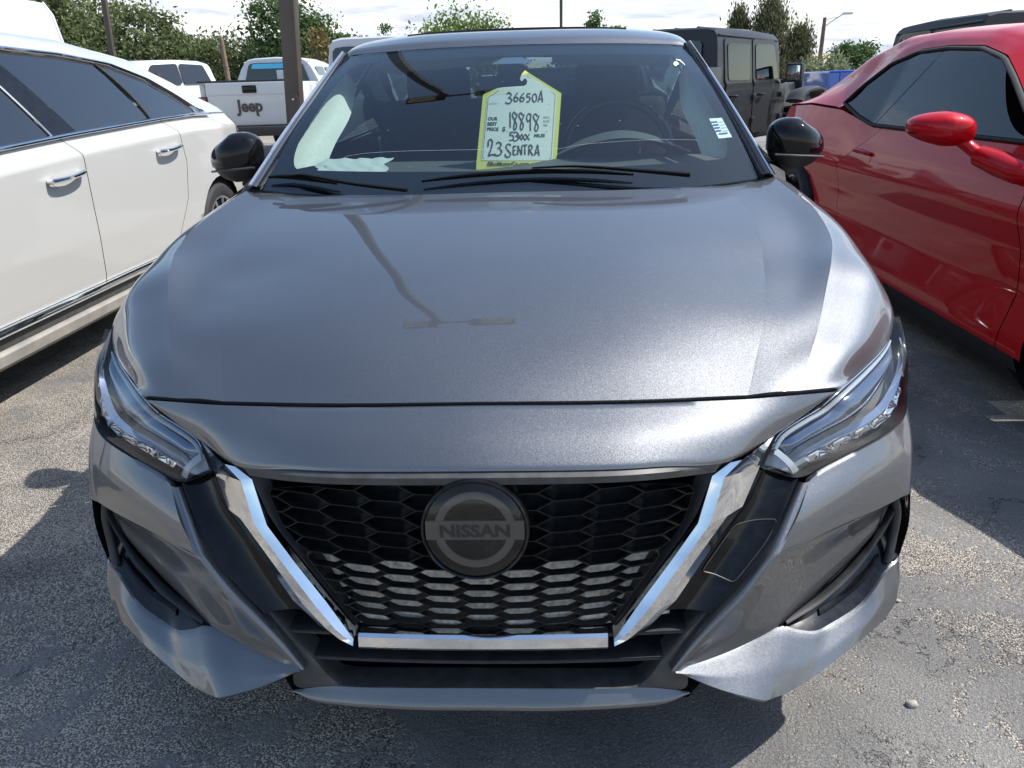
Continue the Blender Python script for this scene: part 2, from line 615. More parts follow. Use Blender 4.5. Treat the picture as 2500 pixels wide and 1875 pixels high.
def skirt(G, vec, flip=False):
    """a returned edge all round a grid patch, so a panel shows its thickness"""
    nv, nu, _ = G.shape
    idx = [(0, j) for j in range(nu)] + [(i, nu - 1) for i in range(1, nv)] + \
          [(nv - 1, j) for j in range(nu - 2, -1, -1)] + [(i, 0) for i in range(nv - 2, 0, -1)]
    V = [G[a, b] + np.asarray(vec) for a, b in idx]
    base = nv * nu
    F = []
    n = len(idx)
    for k in range(n):
        k2 = (k + 1) % n
        a = idx[k][0] * nu + idx[k][1]
        b = idx[k2][0] * nu + idx[k2][1]
        q = (a, base + k, base + k2, b)
        F.append(q if not flip else q[::-1])
    return V, F


def sheet(name, rails, nu, nv, mat, parent, su=True, sv=True, full=False, rim=None, both=False, sharp=38, flip=False):
    """panel lofted through rails; both=True also builds its mirror image as a second object"""
    G = grid_pts(rails, nu, nv, su, sv, full)
    objs = []
    for sgn in ((1, -1) if both else (1,)):
        g = G * [sgn, 1, 1]
        V = [p for p in g.reshape(-1, 3)]
        F = grid_faces(g.shape[0], g.shape[1], (sgn < 0) ^ flip)
        if rim is not None:
            sv_, sf = skirt(g, np.asarray(rim) * [sgn, 1, 1], (sgn < 0) ^ flip)
            V += sv_
            F += sf
        objs.append(mobj(name, V, F, mat, parent, sharp=sharp))
    return objs if both else objs[0]


def tube(name, path, r, mat, parent=None, n=8, smooth_path=True, samples=None, flat=None, cap=True):
    """round (or flattened) bar along a path; r may be a list"""
    P = np.asarray(path, float)
    if samples:
        P = cmr(P, samples, smooth_path)
    k = len(P)
    rr = np.interp(np.linspace(0, 1, k), np.linspace(0, 1, len(r)), r) if hasattr(r, '__len__') else np.full(k, r)
    V, F = [], []
    T = np.gradient(P, axis=0)
    up = np.array([0, 0, 1.0])
    prev = None
    for i in range(k):
        t = T[i] / (np.linalg.norm(T[i]) + 1e-12)
        if prev is None:
            a = np.cross(t, up)
            if np.linalg.norm(a) < 1e-3:
                a = np.cross(t, [1, 0, 0])
        else:
            a = prev - t * (prev @ t)
        a /= np.linalg.norm(a)
        prev = a
        b = np.cross(t, a)
        for j in range(n):
            an = 2 * math.pi * (j + 0.5) / n
            V.append(P[i] + rr[i] * (math.cos(an) * a + math.sin(an) * b * (flat or 1.0)))
    for i in range(k - 1):
        for j in range(n):
            F.append((i * n + j, i * n + (j + 1) % n, (i + 1) * n + (j + 1) % n, (i + 1) * n + j))
    if cap:
        F.append(tuple(range(n))[::-1])
        F.append(tuple((k - 1) * n + j for j in range(n)))
    return mobj(name, V, F, mat, parent, sharp=50)


def bm_obj(name, bm, mat, parent=None, smooth=True, sharp=38):
    off = Vector(root_of(parent).location) if parent else Vector()
    bmesh.ops.translate(bm, verts=bm.verts, vec=-off)
    me = bpy.data.meshes.new(name)
    bm.to_mesh(me)
    bm.free()
    me.materials.append(M[mat])
    if smooth:
        me.polygons.foreach_set('use_smooth', [True] * len(me.polygons))
        me.set_sharp_from_angle(angle=rad(sharp))
    o = bpy.data.objects.new(name, me)
    COL.objects.link(o)
    if parent:
        o.parent = parent
    return o


def bev_box(bm, c, s, bev=0.01, seg=2, rot=None, taper=None):
    r = bmesh.ops.create_cube(bm, size=1.0)
    vs = r['verts']
    for v in vs:
        co = Vector((v.co.x * s[0], v.co.y * s[1], v.co.z * s[2]))
        if taper and v.co.z > 0:
            co.x *= taper[0]
            co.y *= taper[1]
        v.co = co
    es = list({e for v in vs for e in v.link_edges})
    if bev:
        g = bmesh.ops.bevel(bm, geom=es, offset=bev, segments=seg, affect='EDGES', profile=0.6)
        vs = list({v for f in g['faces'] for v in f.verts} | {v for v in vs if v.is_valid})
    if rot is not None:
        bmesh.ops.rotate(bm, verts=vs, cent=(0, 0, 0), matrix=Matrix.Rotation(rot[1], 3, rot[0]))
    bmesh.ops.translate(bm, verts=vs, vec=Vector(c))
    return vs


def box(name, c, s, mat, parent=None, bev=0.01, seg=2, rot=None, taper=None):
    bm = bmesh.new()
    bev_box(bm, c, s, bev, seg, rot, taper)
    return bm_obj(name, bm, mat, parent)


def lathe(name, prof, mat, parent, centre, axis='X', n=48, sgn=1, sharp=35):
    """prof: (distance along axis, radius) pairs"""
    V, F = [], []
    k = len(prof)
    for a, r in prof:
        for j in range(n):
            t = 2 * math.pi * j / n
            if axis == 'X':
                V.append((centre[0] + sgn * a, centre[1] + r * math.cos(t), centre[2] + r * math.sin(t)))
            elif axis == 'Y':
                V.append((centre[0] + r * math.cos(t), centre[1] + a, centre[2] + r * math.sin(t)))
            else:
                V.append((centre[0] + r * math.cos(t), centre[1] + r * math.sin(t), centre[2] + a))
    for i in range(k - 1):
        for j in range(n):
            F.append((i * n + j, i * n + (j + 1) % n, (i + 1) * n + (j + 1) % n, (i + 1) * n + j))
    return mobj(name, V, F, mat, parent, sharp=sharp)


def poly_plate(name, pts, vec, mat, parent=None):
    """flat outline given thickness by vec"""
    P = [np.asarray(p, float) for p in pts]
    n = len(P)
    V = P + [p + np.asarray(vec, float) for p in P]
    F = [tuple(range(n)), tuple(range(2 * n - 1, n - 1, -1))]
    for i in range(n):
        F.append((i, n + i, n + (i + 1) % n, (i + 1) % n))
    return mobj(name, V, F, mat, parent, smooth=False)


def ribbon(name, strokes, frame, width, mat, parent, lift=0.0):
    """flat pen strokes: 2-D polylines laid on a surface frame(u, v) -> point"""
    V, F = [], []
    for st in strokes:
        P = np.asarray(st, float)
        if len(P) > 2:
            P3 = cmr(np.c_[P, np.zeros(len(P))], (len(P) - 1) * 5 + 1)[:, :2]
        else:
            P3 = P
        T = np.gradient(P3, axis=0)
        T /= np.linalg.norm(T, axis=1)[:, None] + 1e-9
        N = np.c_[-T[:, 1], T[:, 0]] * width / 2
        b = len(V)
        for p, nrm in zip(P3, N):
            V.append(frame(*(p + nrm), lift))
            V.append(frame(*(p - nrm), lift))
        for i in range(len(P3) - 1):
            F.append((b + 2 * i, b + 2 * i + 1, b + 2 * i + 3, b + 2 * i + 2))
    return mobj(name, V, F, mat, parent, smooth=False)


def text_obj(name, body, size, frame, mat, parent, at=(0, 0), align='LEFT', lift=0.0, bold=0.0, sx=1.0, depth=0.0):
    """printed lettering as geometry laid on a surface frame"""
    cu = bpy.data.curves.new(name, 'FONT')
    cu.body = body
    cu.size = size
    cu.align_x = align
    cu.offset = bold
    cu.extrude = depth
    cu.resolution_u = 3
    tmp = bpy.data.objects.new(name, cu)
    COL.objects.link(tmp)
    dg = bpy.context.evaluated_depsgraph_get()
    dg.update()
    me = bpy.data.meshes.new_from_object(tmp.evaluated_get(dg))
    V = [frame(at[0] + v.co.x * sx, at[1] + v.co.y, lift + v.co.z) for v in me.vertices]
    F = [tuple(p.vertices) for p in me.polygons]
    bpy.data.objects.remove(tmp)
    bpy.data.curves.remove(cu)
    bpy.data.meshes.remove(me)
    return mobj(name, V, F, mat, parent, smooth=False)


def copy_tree(o, parent=None):
    c = o.copy()
    COL.objects.link(c)
    c.parent = parent
    for ch in list(o.children):
        copy_tree(ch, c)
    return c


def wheel(parent, centre, sgn, r=0.325, w=0.205, spokes=5, rim_r=0.225, mat='alloy', double=True):
    """wheel > tyre, rim, spokes; sgn = side the face looks to (+1 = +x)"""
    x, y, z = centre
    wh = bpy.data.objects.new('wheel', None)
    COL.objects.link(wh)
    wh.parent = parent
    wh.empty_display_size = 0.1
    h = w / 2
    lathe('tyre', [(-h, rim_r), (-h, r - 0.03), (-h + 0.03, r - 0.004), (-h + 0.045, r), (-0.045, r), (-0.04, r - 0.007),
                   (-0.03, r - 0.007), (-0.025, r), (0.025, r), (0.03, r - 0.007), (0.04, r - 0.007), (0.045, r),
                   (h - 0.045, r), (h - 0.03, r - 0.004), (h, r - 0.03), (h + 0.004, r - 0.06), (h - 0.004, rim_r + 0.01), (h - 0.012, rim_r)],
          'rubber', wh, centre, 'X', 56, sgn)
    lathe('rim', [(h - 0.012, rim_r + 0.002), (h - 0.004, rim_r), (h - 0.010, rim_r - 0.012), (h - 0.05, rim_r - 0.022), (-h + 0.02, rim_r - 0.03),
                  (-h + 0.02, 0.02)], mat, wh, centre, 'X', 56, sgn)
    lathe('brake_disc', [(h - 0.10, 0.03), (h - 0.10, 0.15), (h - 0.115, 0.15)], 'dark_chrome', wh, centre, 'X', 40, sgn)
    lathe('hub', [(h - 0.02, 0.001), (h - 0.02, 0.03), (h - 0.035, 0.045), (h - 0.07, 0.06)], mat, wh, centre, 'X', 28, sgn)
    xs = x + sgn * (h - 0.022)
    for k in range(spokes):
        for d in ((-0.17, 0.17) if double else (0,)):
            a = 2 * math.pi * k / spokes + 0.3
            p0 = np.array([xs - sgn * 0.02, y + 0.035 * math.cos(a + d * 1.6), z + 0.035 * math.sin(a + d * 1.6)])
            p1 = np.array([xs + sgn * 0.004, y + 0.12 * math.cos(a + d), z + 0.12 * math.sin(a + d)])
            p2 = np.array([xs - sgn * 0.002, y + (rim_r - 0.012) * math.cos(a + d * 1.05), z + (rim_r - 0.012) * math.sin(a + d * 1.05)])
            tube('spoke', [p0, p1, p2], [0.016, 0.012, 0.014], mat, wh, n=6, samples=7)
    return wh


def arch_cut(o, centre, r, x0, x1):
    """wheel-arch opening: drop the faces inside the circle and draw their rim out to it"""
    off = root_of(o).location
    cy_, cz_ = centre[0] - off.y, centre[1] - off.z
    bm = bmesh.new()
    bm.from_mesh(o.data)
    ins = {v for v in bm.verts if (v.co.y - cy_) ** 2 + (v.co.z - cz_) ** 2 < r * r}
    kill = [f for f in bm.faces if all(v in ins for v in f.verts)]
    edge = {v for f in bm.faces if not all(v in ins for v in f.verts) for v in f.verts if v in ins}
    bmesh.ops.delete(bm, geom=kill, context='FACES')
    for v in edge:
        if v.is_valid:
            d = math.hypot(v.co.y - cy_, v.co.z - cz_) or 1e-6
            v.co.y = cy_ + (v.co.y - cy_) * r / d
            v.co.z = cz_ + (v.co.z - cz_) * r / d
    bmesh.ops.delete(bm, geom=[v for v in bm.verts if not v.link_faces], context='VERTS')
    bm.to_mesh(o.data)
    bm.free()
    return o
# ------------------------------------------------------------------ ground
def build_ground():
    # finer mesh near the camera, gentle unevenness, out to the horizon
    xs = np.unique(np.concatenate([np.linspace(-900, -12, 12), np.linspace(-12, 12, 97), np.linspace(12, 900, 12)]))
    ys = np.unique(np.concatenate([np.linspace(-400, -8, 8), np.linspace(-8, 16, 97), np.linspace(16, 1500, 14)]))
    X, Y = np.meshgrid(xs, ys)
    Z = 0.004 * np.sin(X * 1.7 + 0.6 * Y) * np.cos(Y * 1.3 - 0.4 * X)
    Z = np.where((np.abs(X) < 12) & (np.abs(Y) < 14), Z, 0) - 0.004
    V = np.stack([X, Y, Z], -1).reshape(-1, 3)
    o = mobj('parking_lot', V, grid_faces(len(ys), len(xs)), 'asphalt', kind='structure')
    return o


build_ground()

# ------------------------------------------------------------------ the grey sedan (nose at y = 0, facing the viewer)
SED = thing('sedan', 'dark grey sedan facing the viewer, between the white sedan and the red coupe', 'car')

def crease(row, idx, f=.10):
    """keep a line crisp in a smooth section by flanking it with close points"""
    out = []
    for i, p in enumerate(row):
        p = np.array(p)
        if i in idx:
            out += [p + (np.array(row[i - 1]) - p) * f, p, p + (np.array(row[i + 1]) - p) * f]
        else:
            out.append(p)
    return out


HOOD = [
    [(0, .140, .783), (.25, .163, .7735), (.48, .210, .7605), (0.53, 0.222, 0.7615), (.577, .236, .757), (.625, .251, .755), (.666, .266, .752)],
    [(0, .25, .830), (.26, .260, .827), (.512, .297, .803), (0.567, 0.305, 0.802), (.618, .312, .804), (.685, .322, .787), (.722, .343, .752)],
    [(0, .38, .876), (.28, .385, .873), (.545, .392, .848), (0.607, 0.395, 0.843), (.658, .400, .838), (.750, .415, .812), (.801, .437, .765)],
    [(0, .50, .908), (.29, .505, .905), (.576, .515, .879), (0.645, 0.517, 0.875), (.704, .515, .881), (.797, .520, .851), (.859, .528, .790)],
    [(0, .62, .934), (.30, .620, .931), (.597, .620, .901), (0.68, 0.62, 0.902), (.742, .615, .914), (.825, .610, .887), (.868, .596, .832)],
    [(0, .76, .959), (.31, .760, .957), (.618, .760, .939), (0.71, 0.76, 0.931), (.783, .760, .938), (.840, .752, .914), (.868, .740, .880)],
    [(0, .92, .985), (.32, .920, .983), (.632, .920, .971), (0.72, 0.92, 0.969), (.786, .920, .976), (.840, .918, .950), (.872, .900, .908)],
    [(0, 1.09, 1.010), (.33, 1.105, 1.007), (.60, 1.145, 1.010), (0.68, 1.165, 1.018), (.750, 1.185, 1.025), (.805, 1.175, 1.000), (.850, 1.150, .948)],
]
HOOD = [crease(r_, (2, 4)) for r_ in HOOD]
sheet('hood', HOOD, 81, 57, 'grey_paint', SED, full=True, rim=(0, .012, -.02), sharp=60)

# a dark channel under the hood's leading edge
sheet('hood_gap_seal', [[(0, .150, .764), (.25, .173, .754), (.48, .217, .740), (.58, .242, .732), (.63, .262, .722)],
                        [(0, .128, .764), (.25, .151, .754), (.48, .198, .740), (.58, .226, .732), (.63, .246, .722)]],
      21, 3, 'seam', SED, full=True)

# bumper cover: painted strip between the hood and the grille
UP = [(0, .133, .779), (.20, .147, .772), (.33, .171, .764), (.478, .204, .755), (.57, .229, .751), (.652, .2545, .7465)]
LO = [(0, .020, .711), (.20, .035, .704), (.31, .062, .695), (.432, .113, .677), (.533, .192, .692), (.645, .252, .742)]
MID = [tuple(np.array(a) * .5 + np.array(b) * .5 + np.array([0, -.008, .006]) * w) for a, b, w in zip(UP, LO, (1, 1, 1, .8, .5, .1))]
MID2 = [tuple(np.array(a) * .12 + np.array(b) * .88 + np.array([0, -.005, .003]) * w) for a, b, w in zip(UP, LO, (1, 1, 1, .8, .5, .1))]
sheet('bumper_cover', [UP, MID, MID2, LO], 41, 19, 'grey_paint', SED, full=True, rim=(0, .02, -.012), sharp=60)


def yg(x, z):                      # the grille's curved face
    return .014 + .44 * x * x + .04 * max(0.0, z - .62)


def vx(z):                         # inner edge of the chrome V at height z
    return float(np.interp(z, [.37, .379, .478, .578, .655, .68], [.228, .235, .307, .378, .403, .420]))


GR = bpy.data.objects.new('grille', None)
COL.objects.link(GR)
GR.parent = SED
# trim under the painted strip
sheet('upper_trim', [[(0, .022, .709), (.20, .037, .702), (.31, .064, .693), (.425, .112, .677)],
                     [(0, .012, .703), (.20, .027, .696), (.31, .056, .687), (.415, .106, .672)],
                     [(0, .012, .690), (.20, .027, .684), (.31, .056, .675), (.408, .104, .661)],
                     [(0, .035, .688), (.20, .05, .682), (.31, .078, .673), (.40, .12, .659)]], 21, 13, 'grey_plastic', GR, full=True, sv=False)
for s in (1, -1):
    # flat dark flank beside the mesh
    zz = np.linspace(.660, .382, 9)
    a = [(s * (vx(z) - .002), yg(vx(z), z) + .012, z) for z in zz]
    b = [(s * (vx(z) - .010 - .016 * (z - .37) / .29), yg(vx(z), z) + .030, z - .004) for z in zz]
    c = [(s * (vx(z) - .013 - .016 * (z - .37) / .29), yg(vx(z), z) + .052, z - .004) for z in zz]
    sheet('side_trim', [a, b, c], 21, 7, 'black_plastic', GR, su=False, sv=False, flip=s < 0)


def hexpt(u, k):
    """lattice -> face: columns fan out and rows open up towards the top"""
    z = .386 + .0238 * k + .00038 * k * k
    s = .0655 + .0135 * (z - .386) / .30
    return u * s, z


EMB = (0.0, .613, .088)            # emblem seat: x, z, radius


def cell(i, k):
    kk = k + (.5 if i % 2 else 0)
    hx = [(-2 / 3, 0), (-1 / 3, .5), (1 / 3, .5), (2 / 3, 0), (1 / 3, -.5), (-1 / 3, -.5)]
    out = []
    for du, dk in hx:
        x, z = hexpt(i + du, kk + dk)
        z = min(max(z, .384), .690 - .30 * abs(x) ** 1.9)
        lim = vx(z) - .011 - .016 * max(0, z - .37) / .29
        x = max(-lim, min(lim, x))
        out.append((x, z))
    return np.array(out)


ncell = 0
for i in range(-7, 8):
    for k in range(-1, 13):
        P = cell(i, k)
        area = 0.5 * abs(np.dot(P[:, 0], np.roll(P[:, 1], 1)) - np.dot(P[:, 1], np.roll(P[:, 0], 1)))
        if area < .00025:
            continue
        c = P.mean(0)
        if math.hypot(c[0], (c[1] - EMB[1])) < .062:
            continue
        V = []
        # rim, bevel, throat, floor
        closed = c[1] > .520
        for f, dy in ((1.0, .004), (.992, .000), (.972, .000), (.945, .006), (.84, .034) if closed else (.90, .014)):
            for x, z in P:
                # keep the wall an even width
                d = np.array([x, z]) - c
                L = np.linalg.norm(d)
                q = c + d * max(0.0, 1 - (1 - f) * .055 / max(L, .02)) if f < 1 else np.array([x, z])
                V.append((q[0], yg(q[0], q[1]) + .012 + dy, q[1] - (.006 if dy > .03 else 0)))
        F = []
        for a in range(4):
            for b in range(6):
                F.append((a * 6 + b, a * 6 + (b + 1) % 6, (a + 1) * 6 + (b + 1) % 6, (a + 1) * 6 + b))
        if closed:
            F.append((24, 25, 26, 27, 28, 29))
        mobj('grille_cell', V, F, 'grille_black', GR, sharp=25)
        ncell += 1

# air guide seen through the open lower cells
XS = (-.34, -.24, -.12, 0, .12, .24, .34)
sheet('radiator_shutter', [[(x, yg(x, .5) + .075, .545) for x in XS], [(x, yg(x, .5) + .0275, .375) for x in XS]], 25, 5, 'shutter_panel', GR)
sheet('grille_backing', [[(x, .118 + .2 * x * x, .70) for x in (-.45, 0, .45)], [(x, .112 + .2 * x * x, .36) for x in (-.33, 0, .33)]], 9, 5, 'seam', GR)

# chrome V: outer edge, face, ridge, bevel, return
VO = [(.535, .199, .688), (.501, .166, .639), (.463, .115, .587), (.401, .077, .517), (.343, .047, .438), (.297, .031, .396), (.266, .021, .376), (.2335, .016, .3615)]
VI = [(.436, .115, .674), (.403, .100, .656), (.378, .072, .579), (.332, .055, .513), (.280, .040, .439), (.252, .028, .400), (.240, .022, .384), (.2325, .018, .3765)]


def vee():
    rails = [[], [], [], [], [], []]
    for q, (o, i) in enumerate(zip(VO, VI)):
        o, i = np.array(o), np.array(i)
        w = np.linalg.norm(o - i)
        rg = i + (o - i) * min(.26, .016 / max(w, .01) + .08) + np.array([0, -.013, 0]) * min(1, w / .05)
        # upper facet leans back to the sky, lower facet faces the ground
        tw = .006 if q < 2 else (-.004)
        md = (o + rg) / 2 + np.array([0, -.003, 0])
        rails[0].append(o + np.array([.004, .020, 0]))
        rails[1].append(o)
        rails[2].append(md + np.array([0, tw * .4, 0]))
        rails[3].append(rg)
        rails[4].append(i)
        rails[5].append(i + np.array([0, .035, 0]))
    return rails


vr = vee()
for s in (1, -1):
    rr = [[tuple(np.array(p) * [s, 1, 1]) for p in r] for r in vr]
    G = grid_pts(rr, 43, 21, False, False)
    mobj('chrome_v_arm', G.reshape(-1, 3), grid_faces(21, 43, s < 0), 'chrome', GR, sharp=14)
BARX = [0, .08, .16, .2215]
sheet('chrome_bar', [[(x, .030 + .12 * x * x, .389) for x in BARX], [(x, .012 + .12 * x * x, .3895) for x in BARX],
                     [(x, .005 + .12 * x * x, .3855) for x in BARX],
                     [(x, .001 + .12 * x * x, .368) for x in BARX], [(x, .004 + .12 * x * x, .3625) for x in BARX],
                     [(x, .030 + .12 * x * x, .360) for x in BARX]],
      13, 21, 'chrome', GR, full=True, sv=False, sharp=20)

# round badge
BD = bpy.data.objects.new('badge', None)
COL.objects.link(BD)
BD.parent = SED
tilt = rad(7)


def bf(u, v, l=0.0):               # badge face: u right, v up, l towards the viewer
    return (u, -.004 - l * math.cos(tilt) + v * math.sin(tilt), EMB[1] + v * math.cos(tilt) + l * math.sin(tilt))


def disc(name, prof, mat, n=72):
    V, F = [], []
    for r, l in prof:
        for j in range(n):
            t = 2 * math.pi * j / n
            V.append(bf(r * math.cos(t), r * math.sin(t), l))
    for i in range(len(prof) - 1):
        for j in range(n):
            F.append((i * n + j, i * n + (j + 1) % n, (i + 1) * n + (j + 1) % n, (i + 1) * n + j))
    return mobj(name, V, F, mat, BD, sharp=30)


disc('badge_bezel', [(.0905, -.05), (.0905, -.006), (.0890, -.002), (.0865, .0), (.0845, -.001), (.0838, -.006)], 'gloss_black')
disc('badge_base', [(.0838, -.006), (.0001, -.006)], 'gloss_black')
disc('badge_ring', [(.068, -.0055), (.067, -.0035), (.055, -.0035), (.054, -.0055)], 'badge_grey')
pb = [bf(u, v, -.0028) for u, v in ((-.0815, -.0165), (.0815, -.0165), (.0815, .0165), (-.0815, .0165))]
poly_plate('badge_bar', pb, (0, .003, 0), 'badge_grey', BD)
text_obj('badge_lettering', 'NISSAN', .0295, bf, 'ink', BD, at=(0, -.0105), align='CENTER', lift=-.0018, bold=.0012, sx=1.18)
disc('badge_cover', [(.0845, -.003), (.078, .0035), (.066, .0075), (.045, .0100), (.022, .0112), (.0001, .0116)], 'emblem_glass')

# gloss black panels flanking the V
for s in (1, -1):
    ins = [(.504, .174, .637), (.464, .132, .587), (.400, .104, .517), (.344, .074, .440), (.297, .056, .397)]
    outs = [(.5785, .186, .603), (.545, .142, .560), (.519, .110, .519), (.457, .080, .443), (.412, .066, .394)]
    rails = []
    for f, d in ((0, .03), (0, 0), (.25, .012), (.55, .016), (.85, .008), (1, 0), (1, .03)):
        rails.append([tuple((np.array(a) * (1 - f) + np.array(b) * f + np.array([0, d, 0])) * [s, 1, 1]) for a, b in zip(ins, outs)])
    G = grid_pts(rails, 25, 19, True, True)
    mobj('gloss_panel', G.reshape(-1, 3), grid_faces(19, 25, s > 0), 'gloss_black', SED, sharp=40)


def panel_pt(t, f, lift=0.0):
    """point on the right gloss panel: t down its length 0..4, f from the V outwards"""
    i_ = min(int(t), 3)
    a = GP_IN[i_] * (1 - (t - i_)) + GP_IN[i_ + 1] * (t - i_)
    b = GP_OUT[i_] * (1 - (t - i_)) + GP_OUT[i_ + 1] * (t - i_)
    d = float(np.interp(f, [0, .25, .55, .85, 1], [0, .012, .016, .008, 0]))
    return a * (1 - f) + b * f + np.array([0, d - lift, 0])


GP_IN = np.array(ins)
GP_OUT = np.array(outs)
TC = [(1.30, .95), (1.62, .30), (2.70, .30), (2.95, .92)]
grid_ = np.array([[panel_pt(*((np.array(TC[0]) * (1 - a) + np.array(TC[3]) * a) * (1 - b) + (np.array(TC[1]) * (1 - a) + np.array(TC[2]) * a) * b), .0012) for b in np.linspace(0, 1, 13)] for a in np.linspace(0, 1, 13)])
mobj('tow_cover', grid_.reshape(-1, 3), grid_faces(13, 13), 'gloss_black', SED)
lp = []
for q in range(4):
    a, b, d = np.array(TC[q - 1]), np.array(TC[q]), np.array(TC[(q + 1) % 4])
    for t in np.linspace(0, 1, 6):
        lp.append((1 - t) ** 2 * (b + (a - b) * .1) + 2 * t * (1 - t) * b + t * t * (b + (d - b) * .1))
lp.append(lp[0])
full = []
for a, b in zip(lp[:-1], lp[1:]):
    for t in np.linspace(0, 1, 4, endpoint=False):
        full.append(panel_pt(*(a + (b - a) * t), .0016))
full.append(full[0])
tube('cover_seam', full, .0012, 'grey_plastic', SED, n=5)

# bumper wing: rounded inner edge, upper face, scooped face, lower flare
WA = [(.580, .190, .598), (.520, .112, .519), (.500, .097, .496), (.459, .082, .443), (.414, .067, .394), (.371, .058, .340), (.337, .050, .290)]
WB = [(.598, .180, .600), (.538, .098, .519), (.5155, .081, .4985), (.478, .064, .443), (.436, .052, .394), (.393, .045, .340), (.352, .037, .290)]
WM = [tuple(np.array(a) * .5 + np.array(b) * .5 + np.array([-.003, -.008, 0])) for a, b in zip(WA, WB)]
WAb = [tuple(np.array(a) + np.array([.002, .03, 0])) for a in WA]
sheet('wing_edge', [WAb, WA, WM, WB], 31, 13, 'grey_paint', SED, both=True, sharp=60)
WT = [(.598, .181, .6005), (.632, .207, .611), (.713, .257, .624), (.783, .306, .633), (.829, .352, .642), (.851, .392, .664), (.866, .47, .690), (.874, .57, .715)]
WC = [(.5155, .081, .4985), (.585, .122, .506), (.672, .180, .509), (.753, .234, .508), (.815, .277, .510), (.845, .303, .511), (.862, .40, .508), (.880, .57, .500)]
WTM = [tuple(np.array(a) * .55 + np.array(b) * .45 + np.array([.004, -.008, 0])) for a, b in zip(WT, WC)]
WCa = [tuple(np.array(b) * .96 + np.array(a) * .04) for a, b in zip(WT, WC)]
WCb = [tuple(np.array(b) + np.array([0, .005, -.003])) for b in WC]
sheet('wing_upper', [WT, WTM, WCa, WCb], 41, 25, 'grey_paint', SED, both=True, rim=(-.002, .012, 0), sharp=60)
def tuck(P):
    """draw the scoop's lower crease back under the bumper, strongest in the middle"""
    out = []
    for p in P:
        w = float(np.interp(p[0], [.36, .50, .68, .80], [0, 1, 1, 0]))
        out.append(tuple(np.array(p, float) + np.array([.012, .030, -.023]) * w))
    return out


WP = [(.352, .038, .290), (.396, .046, .344), (.438, .054, .397), (.5155, .084, .4965), (.611, .140, .507), (.753, .236, .5055), (.832, .291, .508)]
WQ = [(.355, .040, .2885), (.420, .062, .296), (.480, .083, .309), (.548, .112, .331), (.650, .180, .374), (.765, .262, .434), (.803, .292, .494)]
WQ = tuck(WQ)
WPQ = [tuple(np.array(a) * .5 + np.array(b) * .5 + np.array([0, .008, 0])) for a, b in zip(WP, WQ)]
sheet('wing_scoop', [WP, WPQ, WQ], 41, 13, 'grey_paint', SED, both=True, sharp=60)
FT = [(.346, .038, .2905), (.420, .058, .2955), (.480, .080, .309), (.549, .105, .325), (.585, .110, .314), (.623, .121, .302), (.661, .146, .299), (.739, .200, .309), (.803, .259, .347), (.842, .297, .357), (.868, .40, .358), (.886, .56, .350)]
FB = [(.345, .038, .2885), (.419, .029, .256), (.470, .029, .236), (.510, .032, .221), (.535, .045, .216), (.575, .067, .215), (.640, .108, .225), (.740, .176, .246), (.815, .238, .262), (.840, .275, .292), (.866, .39, .285), (.880, .56, .26)]
FT = [np.array(p) for p in tuck(FT)]
FB = [np.array(p) for p in FB]
FM = [a * .5 + b * .5 + np.array([.002, -.005, -.002]) for a, b in zip(FT, FB)]
FTc = [a + np.array([0, .006, .003]) for a in FT]
FBc = [a * .03 + b * .97 for a, b in zip(FT, FB)]
FBd = [b + np.array([-.003, .006, -.004]) for b in FB]
FBr = [tuple(np.array(b) * [1, 0, 1] + np.array([-.012, max(.32, b[1] + .02), .012])) for b in FB]
sheet('wing_flare', [FTc, FT, FM, FBc, FBd, FBr], 61, 26, 'grey_paint', SED, both=True, sv=False, sharp=30)
# fog-lamp pocket: recessed bowl, fin and lamp
PU = [(.549, .109, .330), (.598, .140, .355), (.680, .192, .384), (.750, .244, .420), (.776, .268, .444), (.790, .278, .490), (.834, .300, .503), (.843, .304, .500)]
PL = [(.549, .107, .325), (.585, .113, .314), (.623, .124, .302), (.661, .149, .299), (.739, .203, .309), (.803, .262, .347), (.832, .290, .356), (.841, .299, .362)]
PU, PL = tuck(PU), tuck(PL)
PB1 = [tuple(np.array(a) * .7 + np.array(b) * .3 + np.array([-.004, .030, 0])) for a, b in zip(PU, PL)]
PB2 = [tuple(np.array(a) * .3 + np.array(b) * .7 + np.array([-.004, .030, .004])) for a, b in zip(PU, PL)]
sheet('fog_pocket', [PU, PB1, PB2, PL], 41, 17, 'grille_black', SED, both=True)
BST = [(.844, .302, .511), (.862, .40, .508), (.880, .575, .500)]
BSB = [(.841, .296, .357), (.868, .40, .358), (.886, .575, .350)]
sheet('bumper_side', [BST, [tuple(np.array(a) * .5 + np.array(b) * .5 + np.array([.008, 0, 0])) for a, b in zip(BST, BSB)], BSB], 17, 9, 'grey_paint', SED, both=True)
FIN = [np.array(p) for p in tuck(((.562, .108, .330), (.640, .150, .350), (.720, .205, .385), (.785, .262, .430), (.822, .292, .478)))]
sheet('pocket_fin', [[p + np.array([.0, .034, .010]) for p in FIN], [p + np.array([0, .010, .006]) for p in FIN],
                     [p + np.array([.002, .006, .0]) for p in FIN], [p + np.array([.004, .034, -.008]) for p in FIN]], 25, 10, 'black_plastic', SED, both=True)
FL = [np.array(p) for p in tuck(((.640, .142, .318), (.690, .175, .326), (.745, .215, .343), (.790, .255, .370)))]
sheet('fog_lamp', [[p + np.array([0, .024, .010]) for p in FL], [p + np.array([0, .014, .003]) for p in FL], [p + np.array([.003, .020, -.006]) for p in FL]],
      17, 9, 'gloss_black', SED, both=True)
tube('pocket_strut', [(.812, .300, .502), (.822, .298, .46), (.818, .290, .41), (.806, .270, .362)], .009, 'black_plastic', SED, n=8, samples=12)
